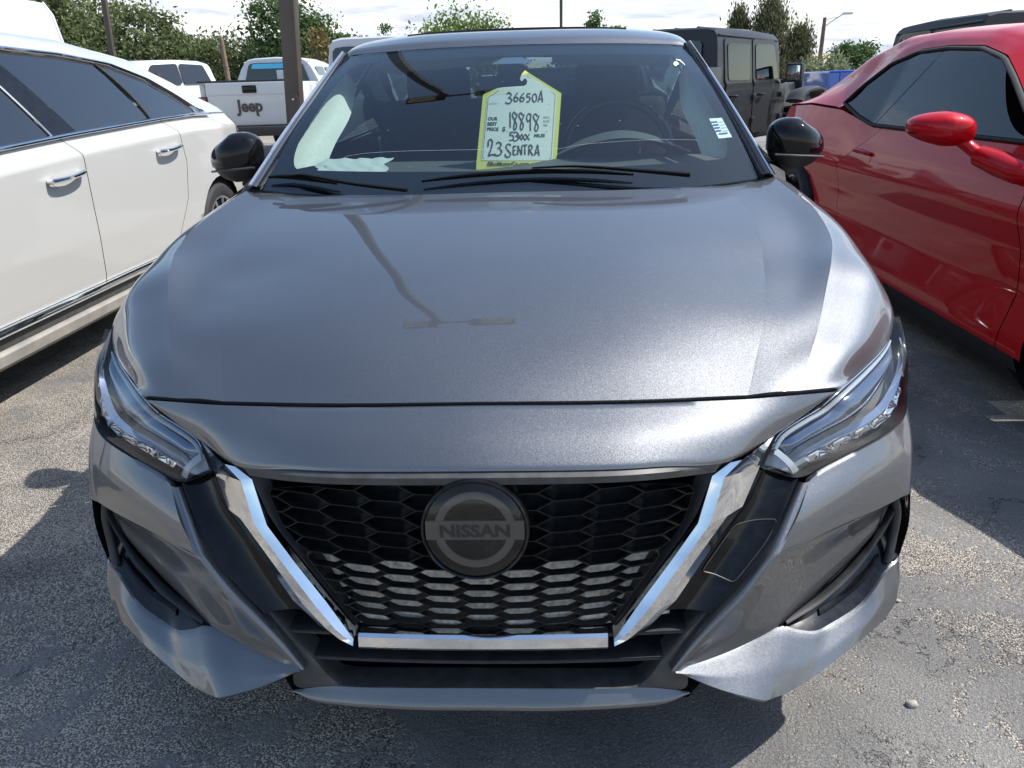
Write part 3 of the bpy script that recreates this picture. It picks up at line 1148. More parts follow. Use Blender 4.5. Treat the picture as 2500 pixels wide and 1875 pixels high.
tube('pocket_strut', [(-.812, .300, .502), (-.822, .298, .46), (-.818, .290, .41), (-.806, .270, .362)], .009, 'black_plastic', SED, n=8, samples=12)

# unseen dark sheet added behind the bumper skin to stop light leaking through
sheet('leak_blocker', [[(x, .150 + .33 * x * x + .2 * abs(x) ** 6, z) for x in np.linspace(-.84, .84, 15)] for z in (.225, .42, .60)], 31, 9, 'seam', SED)
# lower intake
LG = bpy.data.objects.new('lower_intake', None)
COL.objects.link(LG)
LG.parent = SED
sheet('intake_back', [[(x, .135, .42) for x in (-.50, 0, .50)], [(x, .115, .23) for x in (-.40, 0, .40)]], 7, 3, 'seam', LG)
FRI = [(0, .046, .243), (.15, .047, .242), (.264, .052, .240), (.297, .053, .254), (.324, .055, .297), (.352, .062, .335), (.40, .078, .392)]
FRO = [(0, .050, .2395), (.15, .051, .2385), (.300, .056, .2355), (.372, .066, .222), (.372, .066, .284), (.385, .071, .335), (.422, .086, .392)]
sheet('intake_frame', [[tuple(np.array(p) + np.array([0, .05, 0])) for p in FRI], FRI,
                       [tuple(np.array(a) * .5 + np.array(b) * .5 + np.array([0, -.004, 0])) for a, b in zip(FRI, FRO)], FRO],
      37, 13, 'grey_plastic', LG, full=True)
for z, x1, y0, tk in ((.298, .330, .050, .010), (.352, .372, .055, .009)):
    xs = [0, x1 * .35, x1 * .7, x1]
    sheet('intake_slat', [[(x, y0 + .06 + .12 * x * x, z + .004) for x in xs], [(x, y0 + .003 + .12 * x * x, z + tk / 2) for x in xs],
                          [(x, y0 + .12 * x * x, z) for x in xs],
                          [(x, y0 + .003 + .12 * x * x, z - tk / 2) for x in xs], [(x, y0 + .06 + .12 * x * x, z - .006) for x in xs]],
          13, 13, 'black_plastic', LG, full=True)
sheet('front_lip', [[(0, .048, .2385), (.15, .049, .238), (.291, .054, .2345), (.380, .068, .2125)],
                    [(0, .046, .2365), (.15, .047, .236), (.291, .053, .2325), (.381, .0675, .212)],
                    [(0, .026, .206), (.15, .027, .206), (.310, .040, .207), (.382, .066, .2105)],
                    [(0, .044, .197), (.15, .045, .197), (.315, .054, .199), (.382, .069, .2095)],
                    [(0, .10, .192), (.15, .10, .192), (.315, .10, .195), (.382, .10, .205)]], 31, 21, 'grey_paint', SED, full=True, sharp=50)
sheet('undertray', [[(x, .07, .197) for x in (-.38, 0, .38)], [(x, .5, .185) for x in (-.7, 0, .7)], [(x, 4.4, .20) for x in (-.7, 0, .7)]], 7, 7, 'black_plastic', SED, sv=False)

# ---- headlights
HI = [(.507, .161, .6395), (.523, .181, .665), (.540, .199, .690), (.583, .221, .710), (.615, .2365, .722), (.654, .259, .745), (.740, .362, .752), (.806, .441, .762), (.842, .491, .777), (.866, .546, .801)]
HO = [(.508, .161, .6365), (.577, .181, .6075), (.630, .2105, .6145), (.713, .2605, .6275), (.783, .3105, .6365), (.829, .3555, .6455), (.849, .390, .669), (.858, .420, .707), (.863, .460, .754), (.867, .543, .800)]


def lamp_rails(bulge, depth):
    R = []
    for f in (0, .15, .38, .62, .85, 1):
        w = math.sin(math.pi * f)
        R.append([tuple(np.array(a) * (1 - f) + np.array(b) * f + np.array([.35, -.80, .25]) * (bulge * w) - np.array([.30, -.85, .10]) * depth)
                  for a, b in zip(HI, HO)])
    return R


def lamp_pt(s, t, depth, sgn=1):
    """point inside a lamp: s along its length 0..1, t from hood side 0 to bumper side 1"""
    a = cmr(HI, 401)[int(round(s * 400))]
    b = cmr(HO, 401)[int(round(s * 400))]
    p = a * (1 - t) + b * t + np.array([.35, -.80, .25]) * (.016 * math.sin(math.pi * t)) - np.array([.30, -.85, .10]) * depth
    return p * [sgn, 1, 1]


for s in (1, -1):
    HL = bpy.data.objects.new('headlight', None)
    COL.objects.link(HL)
    HL.parent = SED
    G = grid_pts(lamp_rails(.016, 0), 55, 17) * [s, 1, 1]
    mobj('lens', G.reshape(-1, 3), grid_faces(17, 55, s > 0), 'lens_glass', HL)
    G = grid_pts(lamp_rails(-.004, .045), 55, 17) * [s, 1, 1]
    V = list(G.reshape(-1, 3))
    mobj('housing', V, grid_faces(17, 55, s > 0), 'lamp_shell', HL)
    # walls from the lens edge back to the housing
    G0 = grid_pts(lamp_rails(.016, .001), 55, 17) * [s, 1, 1]
    for r_ in (0, 16):
        V = list(G0[r_]) + list(G[r_])
        mobj('housing_wall', V, grid_faces(2, 55), 'black_plastic', HL)
    # daytime light guide: clear boomerang along the hood side
    path = [lamp_pt(x, .13, .012, s) for x in np.linspace(.13, .86, 26)]
    tube('light_guide', path, [.0035, .005, .005, .0045, .002], 'light_guide', HL, n=8, flat=.7)
    path = [lamp_pt(x, .13 - .07, .010, s) for x in np.linspace(.17, .86, 24)]
    tube('guide_trim', path, .0013, 'chrome', HL, n=6)
    for q in range(4):
        tube('guide_foot', [lamp_pt(.105 + .010 * q, t, .010 + .002 * q, s) for t in np.linspace(.14, .86, 8)], .0030, 'light_guide', HL, n=6)
    # chrome blade above the projector row
    xs_ = np.linspace(.15, .92, 26)
    tts = np.linspace(.60, .80, 26)
    wd = np.sin(np.linspace(.15, math.pi - .25, 26)) ** .5
    bl = [lamp_pt(x, tt, .012, s) for x, tt in zip(xs_, tts)]
    b2 = [lamp_pt(x, tt + .075 * w_, .012 + .014 * w_, s) for x, tt, w_ in zip(xs_, tts, wd)]
    b3 = [lamp_pt(x, tt - .040 * w_, .012 + .018 * w_, s) for x, tt, w_ in zip(xs_, tts, wd)]
    G = grid_pts([b3, bl, b2], 40, 7, True, False)
    mobj('blade', G.reshape(-1, 3), grid_faces(7, 40), 'chrome', HL, sharp=30)
    # faceted reflector cups
    for q in range(7):
        s0 = .200 + q * .083
        s1 = s0 + .078
        t0 = .70 + .018 * q
        t1 = .86 + .010 * q
        V = [lamp_pt(s0, t0, .018, s), lamp_pt(s1, t0, .018, s), lamp_pt(s1, t1, .018, s), lamp_pt(s0, t1, .018, s)]
        c_ = lamp_pt((s0 + s1) / 2, (t0 + t1) / 2, .038, s)
        V2 = [p * .45 + c_ * .55 for p in V]
        mobj('reflector_cup', V + V2, [(0, 1, 5, 4), (1, 2, 6, 5), (2, 3, 7, 6), (3, 0, 4, 7), (4, 5, 6, 7)], 'chrome', HL, smooth=False)
        tube('cup_rib', [lamp_pt(s1, t0 - .02, .014, s), lamp_pt(s1 - .012, (t0 + t1) / 2, .012, s), lamp_pt(s1 + .004, t1, .016, s)], .0018, 'clear_lens_back', HL, n=5)
    # main beam shield, smoked
    sh = []
    for t, d in ((.19, .040), (.26, .026), (.40, .022), (.54, .034), (.58, .042)):
        sh.append([lamp_pt(x, t, max(d, .042 - .25 * min(x - .13, .88 - x)), s) for x in np.linspace(.13, .88, 18)])
    G = grid_pts(sh, 34, 13)
    mobj('beam_shield', G.reshape(-1, 3), grid_faces(13, 34), 'smoked_mirror', HL)

# ---- body sides: fender, doors, quarter
def side_pt(y, k):
    """k: 0 top edge, 1 shoulder, 2 widest, 3 lower, 4 sill"""
    ztop = np.interp(y, [.56, .6, .74, .90, 1.15, 1.3, 2.4, 3.6, 4.3, 4.55], [.806, .832, .880, .908, .948, 1.01, 1.045, 1.06, 1.03, .98])
    xtop = np.interp(y, [.56, .74, .90, 1.15, 1.3, 2.4, 3.6, 4.3, 4.55], [.868, .870, .874, .852, .835, .835, .83, .78, .70])
    end = np.interp(y, [.56, .8, 3.8, 4.3, 4.55], [-.012, 0, 0, -.05, -.16])
    z = [ztop, ztop * .62 + .60 * .38, .62, .42, .22][k]
    x = [xtop, .893 + end, .905 + end, .895 + end, .875 + end][k]
    return (x, y, z)


for s in (1, -1):
    for nm, ya, yb, cutc in (('fender', .575, 1.262, (.93, .325)), ('front_door', 1.268, 2.36, None), ('rear_door', 2.366, 3.42, (3.64, .325)), ('quarter_panel', 3.426, 4.55, (3.64, .325))):
        rails = [[np.array(side_pt(y, k)) * [s, 1, 1] for y in np.linspace(ya, yb, 9)] for k in range(5)]
        G = grid_pts(rails, 33, 25)
        o = mobj(nm, G.reshape(-1, 3), grid_faces(25, 33, s > 0), 'grey_paint', SED, sharp=50)
        if cutc:
            arch_cut(o, cutc, .355, s * .75, s * 1.1)
        if 'door' in nm:
            yy = yb - .16
            tube('door_handle', [np.array((.902, yy - .09, .86)) * [s, 1, 1], np.array((.928, yy - .05, .865)) * [s, 1, 1], np.array((.928, yy + .05, .867)) * [s, 1, 1], np.array((.902, yy + .09, .868)) * [s, 1, 1]], .012, 'grey_paint', SED, n=8, samples=12, flat=.7)
    for yw in (.93, 3.64):
        lathe('arch_liner', [(-.30, .05), (-.30, .352), (0, .353)], 'seam', SED, (s * .885, yw, .325), 'X', 40, s)
        wheel(SED, (s * .79, yw, .322), s, r=.322, w=.20)
    # side glass, pillars
    wb = [(.832, 1.36, 1.018), (.836, 1.9, 1.04), (.836, 2.6, 1.055), (.83, 3.2, 1.07), (.80, 3.75, 1.09)]
    wt = [(.72, 1.52, 1.14), (.625, 1.98, 1.365), (.60, 2.6, 1.395), (.605, 3.1, 1.36), (.70, 3.6, 1.20)]
    sheet('side_window', [[np.array(p) * [s, 1, 1] for p in wb], [np.array(p) * [s, 1, 1] for p in wt]], 25, 9, 'side_glass', SED)
    tube('belt_molding', [np.array(p) * [s, 1, 1] for p in wb], .009, 'gloss_black', SED, n=6, samples=24)
    for pa, pb_ in (((.838, 2.38, 1.05), (.612, 2.42, 1.395)),):
        a, b = np.array(pa) * [s, 1, 1], np.array(pb_) * [s, 1, 1]
        tube('b_pillar', [a, (a + b) / 2 + np.array([.015 * s, 0, 0]), b], .04, 'gloss_black', SED, n=6, samples=8, flat=.35)
    # A-pillar, black moulding along the glass
    ins = [(.704, 1.150, 1.026), (.668, 1.38, 1.150), (.622, 1.62, 1.275), (.584, 1.838, 1.389)]
    outs = [(.765, 1.185, 1.020), (.716, 1.415, 1.148), (.664, 1.655, 1.280), (.614, 1.875, 1.388)]
    rails = [[np.array(a) * [s, 1, 1] for a in ins],
             [(np.array(a) * .65 + np.array(b) * .35 + np.array([.002, -.006, .012])) * [s, 1, 1] for a, b in zip(ins, outs)],
             [(np.array(a) * .3 + np.array(b) * .7 + np.array([.006, -.002, .010])) * [s, 1, 1] for a, b in zip(ins, outs)],
             [(np.array(b) + np.array([.010, .01, -.01])) * [s, 1, 1] for b in outs]]
    sheet('a_pillar', rails, 25, 13, 'gloss_black' if s > 0 else 'grey_paint', SED)
    tube('pillar_moulding', [(np.array(a) * .9 + np.array(b) * .1 + np.array([0, -.004, .006])) * [s, 1, 1] for a, b in zip(ins, outs)], .006, 'gloss_black', SED, n=6, samples=24)
    tube('drip_trim', [(np.array(a) * .45 + np.array(b) * .55 + np.array([.004, -.005, .014])) * [s, 1, 1] for a, b in zip(ins, outs)], .0045, 'chrome', SED, n=6, samples=24)
    # corner cap where hood, fender and pillar meet
    sheet('cowl_corner', [[np.array(p) * [s, 1, 1] for p in ((.69, 1.16, 1.012), (.745, 1.20, 1.022), (.80, 1.215, .995))],
                          [np.array(p) * [s, 1, 1] for p in ((.70, 1.25, 1.060), (.775, 1.30, 1.045), (.832, 1.36, 1.016))]], 9, 7, 'black_plastic', SED)

# ---- roof, rear
RF = [
    [(0, 1.781, 1.407), (.30, 1.795, 1.403), (.50, 1.818, 1.396), (.583, 1.838, 1.390), (.615, 1.90, 1.385)],
    [(0, 1.84, 1.436), (.30, 1.85, 1.432), (.50, 1.87, 1.420), (.585, 1.885, 1.408), (.625, 1.96, 1.385)],
    [(0, 2.00, 1.466), (.30, 2.01, 1.462), (.50, 2.03, 1.447), (.590, 2.05, 1.430), (.632, 2.10, 1.397)],
    [(0, 2.35, 1.483), (.30, 2.35, 1.479), (.50, 2.36, 1.463), (.590, 2.38, 1.444), (.632, 2.45, 1.405)],
    [(0, 2.90, 1.468), (.30, 2.90, 1.464), (.50, 2.90, 1.448), (.585, 2.92, 1.428), (.625, 2.95, 1.390)],
    [(0, 3.25, 1.425), (.30, 3.25, 1.421), (.50, 3.25, 1.405), (.580, 3.27, 1.385), (.64, 3.35, 1.31)],
]
sheet('roof', RF, 41, 41, 'grey_paint', SED, full=True, sharp=60)
SRF = [[(0, 1.99, 1.466), (.25, 2.0, 1.463), (.40, 2.02, 1.456)], [(0, 2.35, 1.4845), (.25, 2.35, 1.481), (.40, 2.35, 1.474)], [(0, 2.75, 1.477), (.25, 2.75, 1.474), (.40, 2.75, 1.466)]]
sheet('sunroof', SRF, 17, 17, 'privacy_glass', SED, full=True, rim=(0, 0, -.012))
tube('sunroof_trim', [(-.40, 2.02, 1.457), (-.25, 2.0, 1.464), (0, 1.985, 1.467), (.25, 2.0, 1.464), (.40, 2.02, 1.457)], .0035, 'gloss_black', SED, n=6, samples=30)
sheet('rear_window', [[(0, 3.25, 1.425), (.30, 3.25, 1.421), (.57, 3.27, 1.388)], [(0, 3.85, 1.13), (.35, 3.84, 1.12), (.70, 3.80, 1.10)]], 17, 9, 'side_glass', SED, full=True)
for s in (1, -1):
    sheet('c_pillar', [[np.array(p) * [s, 1, 1] for p in ((.57, 3.27, 1.388), (.64, 3.55, 1.25), (.70, 3.80, 1.10))],
                       [np.array(p) * [s, 1, 1] for p in ((.64, 3.35, 1.31), (.73, 3.62, 1.18), (.80, 3.80, 1.08))]], 13, 5, 'grey_paint', SED)
sheet('trunk_lid', [[(0, 3.85, 1.13), (.35, 3.84, 1.12), (.78, 3.82, 1.07)], [(0, 4.45, 1.12), (.35, 4.44, 1.11), (.74, 4.38, 1.04)], [(0, 4.55, .95), (.35, 4.53, .95), (.70, 4.45, .95)],
                    [(0, 4.62, .60), (.35, 4.60, .60), (.78, 4.45, .60)], [(0, 4.58, .25), (.35, 4.56, .25), (.78, 4.45, .25)]], 21, 25, 'grey_paint', SED, full=True)

# ---- windshield
WSB = [(0, 1.095, .997), (.30, 1.105, 1.001), (.55, 1.125, 1.011), (.705, 1.150, 1.024)]
WST = [(0, 1.779, 1.4055), (.30, 1.793, 1.4015), (.50, 1.816, 1.3945), (.583, 1.836, 1.3885)]


def ws(u, v, l=0.0):
    """glass surface: u -1..1 across, v 0 bottom .. 1 top, l outwards"""
    a = cmr(np.vstack([np.array(WSB[1:][::-1]) * [-1, 1, 1], WSB]), 401)[int(round((u + 1) * 200))]
    b = cmr(np.vstack([np.array(WST[1:][::-1]) * [-1, 1, 1], WST]), 401)[int(round((u + 1) * 200))]
    p = a * (1 - v) + b * v + np.array([0, -.50, .86]) * (.030 * math.sin(math.pi * v) * (1 - .25 * u * u))
    return p + np.array([0, -.50, .86]) * l


WS_N = (49, 33)


def ws_grid(u0, u1, v0, v1, nu, nv, l=0.0):
    return np.array([[ws(u, v, l) for u in np.linspace(u0, u1, nu)] for v in np.linspace(v0, v1, nv)])


G = ws_grid(-1, 1, 0, 1, *WS_N)
WSH = mobj('windshield', G.reshape(-1, 3), grid_faces(WS_N[1], WS_N[0]), 'windshield_glass', SED, sharp=80)


def rrect(n):
    """rounded clear area of the glass in (u, v)"""
    pts = []
    u0b, u1b, u0t, u1t, v0, v1 = -.905, .905, -.865, .865, .132, .905
    cs = [(u1b, v0, .10, .16, -90), (u1t, v1, .17, .17, 0), (u0t, v1, .17, .17, 90), (u0b, v0, .10, .16, 180)]
    for cu, cv, ru, rv, a0 in cs:
        su_ = 1 if cu > 0 else -1
        sv_ = 1 if cv > .5 else -1
        for q in range(9):
            a = rad(a0 + 90 * q / 8)
            pts.append((cu - su_ * ru + ru * math.cos(a), cv - sv_ * rv + rv * math.sin(a)))
    P = np.array(pts + [pts[0]])
    d = np.r_[0, np.cumsum(np.linalg.norm(np.diff(P * [1.2, 1], axis=0), axis=1))]
    t = np.linspace(0, d[-1], n, endpoint=False)
    return np.c_[np.interp(t, d, P[:, 0]), np.interp(t, d, P[:, 1])]


def frit():
    n = 220
    ins = rrect(n)
    c = np.array([0, .53])
    V, F = [], []
    lev = 7
    for q in range(n):
        d = ins[q] - c
        # walk out to the glass edge
        k = min((1.0 / abs(d[0])) if abs(d[0]) > 1e-6 else 9e9, ((1 - c[1]) / d[1]) if d[1] > 1e-6 else 9e9, (c[1] / -d[1]) if d[1] < -1e-6 else 9e9)
        e = c + d * k
        for j in range(lev):
            p = ins[q] + (e - ins[q]) * j / (lev - 1)
            V.append(ws(max(-1, min(1, p[0])), max(0, min(1, p[1])), -.004))
    for q in range(n):
        for j in range(lev - 1):
            a, b = q * lev + j, ((q + 1) % n) * lev + j
            F.append((a, b, b + 1, a + 1))
    mobj('black_border', V, F, 'frit', WSH, smooth=True, sharp=80)


frit()
# sensor housing behind the glass at the top
tri = [ws(-.055, .845, -.02), ws(.055, .845, -.02), ws(.03, .905, -.02), ws(-.03, .905, -.02)]
poly_plate('sensor_housing', tri, (0, .05, -.03), 'dash_plastic', WSH)
mobj('sensor_window', [ws(-.075, .835, -.006), ws(.075, .835, -.006), ws(.035, .895, -.006), ws(-.035, .895, -.006)], [(0, 1, 2, 3)], 'satin_metal', WSH, smooth=False)


def wsf(u, v, l=0.0):              # metres on the glass, origin at its middle
    return ws(max(-1, min(1, u / .65)), max(0, min(1, .5 + v / .80)), l + .002)


# painted mark at the top corner of the glass
ribbon('paint_mark', [[(.478, .252), (.470, .226), (.464, .220), (.462, .234), (.472, .248), (.486, .244), (.484, .232), (.474, .228)],
                      [(.486, .268), (.522, .262)], [(.505, .264), (.520, .250), (.534, .226)]], wsf, .007, 'white_marker', WSH, .001)
# inspection sticker
st = [(.545, -.205), (.618, -.205), (.612, -.105), (.535, -.105)]
mobj('sticker', [wsf(*p, -.004) for p in st], [(0, 1, 2, 3)], 'paper', WSH, smooth=False)
for q in range(5):
    v = -.125 - q * .015
    ribbon('sticker_print', [[(.541 + .001 * q, v), (.575, v)]] if q < 4 else [[(.556, v), (.606, v)]], wsf, .006, 'ink_blue', WSH, -.0025)
ribbon('sticker_lines', [[(.580, -.128 - q * .015), (.610, -.128 - q * .015)] for q in range(4)], wsf, .0018, 'ink_soft', WSH, -.0025)
# long crack low in the glass, and stone chips
cr_ = [(-.37, -.245), (-.355, -.235), (-.30, -.222), (-.20, -.214), (-.05, -.213), (.05, -.216), (.10, -.219), (.122, -.213), (.16, -.203), (.24, -.197), (.33, -.197), (.40, -.204), (.45, -.21)]
ribbon('glass_crack', [cr_], wsf, .0006, 'glass_chip', WSH, .0005)
rr_ = random.Random(3)
chips = []
for q in range(45):
    u, v = rr_.uniform(-.52, .54), rr_.uniform(-.30, .30)
    d = rr_.uniform(.0005, .0012)
    chips.append([(u, v), (u + d, v + d * .6)])
ribbon('glass_chips', chips, wsf, .0013, 'glass_chip', WSH, .0006)

# cowl + wipers
sheet('cowl', [[(0, 1.085, .985), (.30, 1.098, .985), (.60, 1.138, .990), (.72, 1.175, 1.0)], [(0, 1.14, .992), (.30, 1.15, .995), (.60, 1.17, 1.004), (.71, 1.20, 1.015)]], 21, 5, 'black_plastic', SED, full=True)
W1 = bpy.data.objects.new('wiper', None); COL.objects.link(W1); W1.parent = SED
bl = [ws(u, v, .016) for u, v in zip(np.linspace(-.26, .40, 14), .045 + .050 * np.sin(np.linspace(.2, 2.9, 14)))]
tube('wiper_blade', bl, [.003, .006, .007, .007, .006, .003], 'seam', W1, n=6, flat=1.0)
tube('wiper_arm', [ws(.60, .015, .03), ws(.42, .045, .036), ws(.22, .085, .034), ws(.08, .098, .026)], [.011, .009, .006, .004], 'seam', W1, n=6, samples=18, flat=.6)
W2 = bpy.data.objects.new('wiper', None); COL.objects.link(W2); W2.parent = SED
bl = [ws(u, v, .016) for u, v in zip(np.linspace(-.97, -.56, 10), .030 + .030 * np.sin(np.linspace(.6, 2.9, 10)))]
tube('wiper_blade', bl, [.003, .006, .007, .006, .003], 'seam', W2, n=6, flat=1.0)
tube('wiper_arm', [ws(-.30, .0, .024), ws(-.5, .02, .030), ws(-.70, .055, .028), ws(-.80, .062, .02)], [.009, .008, .006, .004], 'seam', W2, n=6, samples=14, flat=.6)

# ---- door mirrors
def mirror_shell(cx, cy, cz, hx, hy, hz, s, name, mat, z0, z1, parent, n=40, mrows=22):
    V, F = [], []
    for a in range(mrows + 1):
        t = z0 + (z1 - z0) * a / mrows          # -1..1
        for b in range(n):
            an = 2 * math.pi * b / n
            ca, sa = math.cos(an), math.sin(an)
            e = .78
            x = math.copysign(abs(ca) ** e, ca)
            y = math.copysign(abs(sa) ** e, sa)
            rr = max(0.0, 1 - abs(t) ** 2.7) ** .5
            # outer end lower and more pointed, front swept back
            k = 1 - .20 * max(0, x) * max(0, t)
            X = cx + s * (hx * x * rr)
            Y = cy + hy * y * rr + .05 * max(0, x) ** 1.5
            Z = cz + hz * t * k - .018 * x * rr * (1 if t > 0 else .3)
            V.append((X, Y, Z))
    for a in range(mrows):
        for b in range(n):
            F.append((a * n + b, a * n + (b + 1) % n, (a + 1) * n + (b + 1) % n, (a + 1) * n + b))
    F.append(tuple(range(n))[::-1])
    F.append(tuple(mrows * n + b for b in range(n)))
    return mobj(name, V, F, mat, parent, sharp=50)


for s in (1, -1):
    MR = bpy.data.objects.new('door_mirror', None); COL.objects.link(MR); MR.parent = SED
    mirror_shell(s * .893, 1.47, 1.086, .094, .066, .078, s, 'mirror_cap', 'gloss_black', -.28, .995, MR)
    mirror_shell(s * .893, 1.475, 1.086, .090, .062, .076, s, 'mirror_base', 'black_plastic', -.96, -.30, MR, mrows=10)
    tube('turn_repeater', [(s * .81, 1.402, 1.062), (s * .87, 1.400, 1.058), (s * .94, 1.425, 1.052), (s * .982, 1.48, 1.045)], .0035, 'grey_plastic', MR, n=6, samples=14)
    tube('mirror_arm', [(s * .805, 1.47, 1.012), (s * .84, 1.475, 1.022), (s * .88, 1.475, 1.035)], [.030, .026, .034], 'black_plastic', MR, n=10, samples=8, flat=.7)

# ---- cabin
CB = bpy.data.objects.new('cabin', None); COL.objects.link(CB); CB.parent = SED
sheet('dashboard', [[(-.68, 1.20, 1.015), (-.35, 1.17, 1.010), (0, 1.16, 1.008), (.35, 1.17, 1.010), (.68, 1.20, 1.015)],
                    [(-.70, 1.42, 1.035), (-.35, 1.42, 1.035), (0, 1.42, 1.035), (.35, 1.42, 1.040), (.70, 1.42, 1.035)],
                    [(-.70, 1.62, 1.040), (-.35, 1.64, 1.040), (0, 1.62, 1.035), (.35, 1.62, 1.050), (.70, 1.62, 1.040)],
                    [(-.70, 1.68, .90), (-.35, 1.70, .88), (0, 1.66, .85), (.35, 1.68, .88), (.70, 1.68, .90)]], 25, 25, 'dash_plastic', CB)
# instrument hood in front of the wheel
sheet('gauge_hood', [[(.14, 1.55, 1.062), (.22, 1.50, 1.095), (.35, 1.47, 1.118), (.48, 1.50, 1.098), (.58, 1.55, 1.062)],
                     [(.15, 1.60, 1.066), (.23, 1.58, 1.110), (.35, 1.57, 1.135), (.47, 1.58, 1.112), (.57, 1.60, 1.066)],
                     [(.17, 1.66, 1.040), (.24, 1.67, 1.085), (.35, 1.67, 1.115), (.46, 1.67, 1.088), (.55, 1.66, 1.040)]], 25, 13, 'dash_plastic', CB)
SW = []
for q in range(49):
    a = 2 * math.pi * q / 48
    SW.append((.36 + .185 * math.cos(a), 1.80 + .185 * .42 * math.sin(a) * .9, 1.045 + .185 * .91 * math.sin(a)))
tube('steering_wheel', SW, .016, 'gloss_black', CB, n=10)
box('steering_hub', (.36, 1.79, 1.03), (.16, .06, .12), 'dark_interior', CB, .03)
for sx in (-.36, .36):
    bm = bmesh.new()
    bev_box(bm, (sx, 2.35, .92), (.50, .15, .62), .06, 3, ('X', rad(-14)))
    bm_obj('front_seat', bm, 'dark_interior', CB)
    bm = bmesh.new()
    bev_box(bm, (sx, 2.47, 1.27), (.27, .11, .17), .045, 3, ('X', rad(-10)))
    bm_obj('headrest', bm, 'dark_interior', CB)
    tube('headrest_post', [(sx - .06, 2.43, 1.14), (sx - .06, 2.45, 1.24)], .007, 'satin_metal', CB, n=6)
    tube('headrest_post', [(sx + .06, 2.43, 1.14), (sx + .06, 2.45, 1.24)], .007, 'satin_metal', CB, n=6)
box('rear_bench', (0, 3.25, .88), (1.25, .16, .62), 'dark_interior', CB, .06)
box('cabin_floor', (0, 2.4, .35), (1.55, 2.4, .05), 'dark_interior', CB, .01)
sheet('parcel_shelf', [[(-.66, 3.35, 1.08), (.66, 3.35, 1.08)], [(-.70, 3.82, 1.06), (.70, 3.82, 1.06)]], 3, 3, 'dark_interior', CB)
for s in (1, -1):
    sheet('door_card', [[(s * .80, y, 1.02) for y in np.linspace(1.35, 3.6, 5)], [(s * .78, y, .4) for y in np.linspace(1.35, 3.6, 5)]], 9, 4, 'dark_interior', CB)
    ins = [(.600, 1.450, 1.062), (.585, 1.53, 1.120), (.562, 1.66, 1.195), (.585, 1.90, 1.285)]
    outs = [(.715, 1.345, 1.050), (.695, 1.45, 1.128), (.650, 1.66, 1.235), (.600, 1.84, 1.335)]
    sheet('pillar_trim', [[np.array(p) * [s, 1, 1] for p in outs],
                          [(np.array(a) * .55 + np.array(b) * .45 + np.array([-.008, -.010, .004])) * [s, 1, 1] for a, b in zip(ins, outs)],
                          [np.array(p) * [s, 1, 1] + np.array([0, .030, 0]) for p in ins]], 21, 9, 'trim_cloth', CB)
    tube('seat_belt', [(s * .68, 2.45, 1.30), (s * .58, 2.33, 1.12), (s * .30, 2.24, .80)], .024, 'dark_interior', CB, n=6, samples=10, flat=.1)
sheet('headliner', [[(-.56, 1.86, 1.372), (0, 1.83, 1.392), (.56, 1.86, 1.372)], [(-.58, 2.5, 1.415), (0, 2.5, 1.45), (.58, 2.5, 1.415)], [(-.56, 3.25, 1.36), (0, 3.25, 1.40), (.56, 3.25, 1.36)]], 9, 9, 'headliner', CB)
sheet('sun_visor', [[(-.50, 1.85, 1.362), (-.13, 1.83, 1.376)], [(-.50, 1.98, 1.330), (-.13, 1.96, 1.345)]], 3, 3, 'headliner', CB)
sheet('sun_visor', [[(.50, 1.85, 1.362), (.13, 1.83, 1.376)], [(.50, 1.98, 1.330), (.13, 1.96, 1.345)]], 3, 3, 'headliner', CB)
box('rear_view_mirror', (.01, 1.74, 1.275), (.25, .03, .07), 'dark_interior', CB, .014)
tube('mirror_stem', [(.01, 1.72, 1.36), (.01, 1.75, 1.30)], .012, 'dark_interior', CB, n=8)
box('engine_bay', (0, .76, .50), (1.00, .80, .40), 'seam', CB, .05)
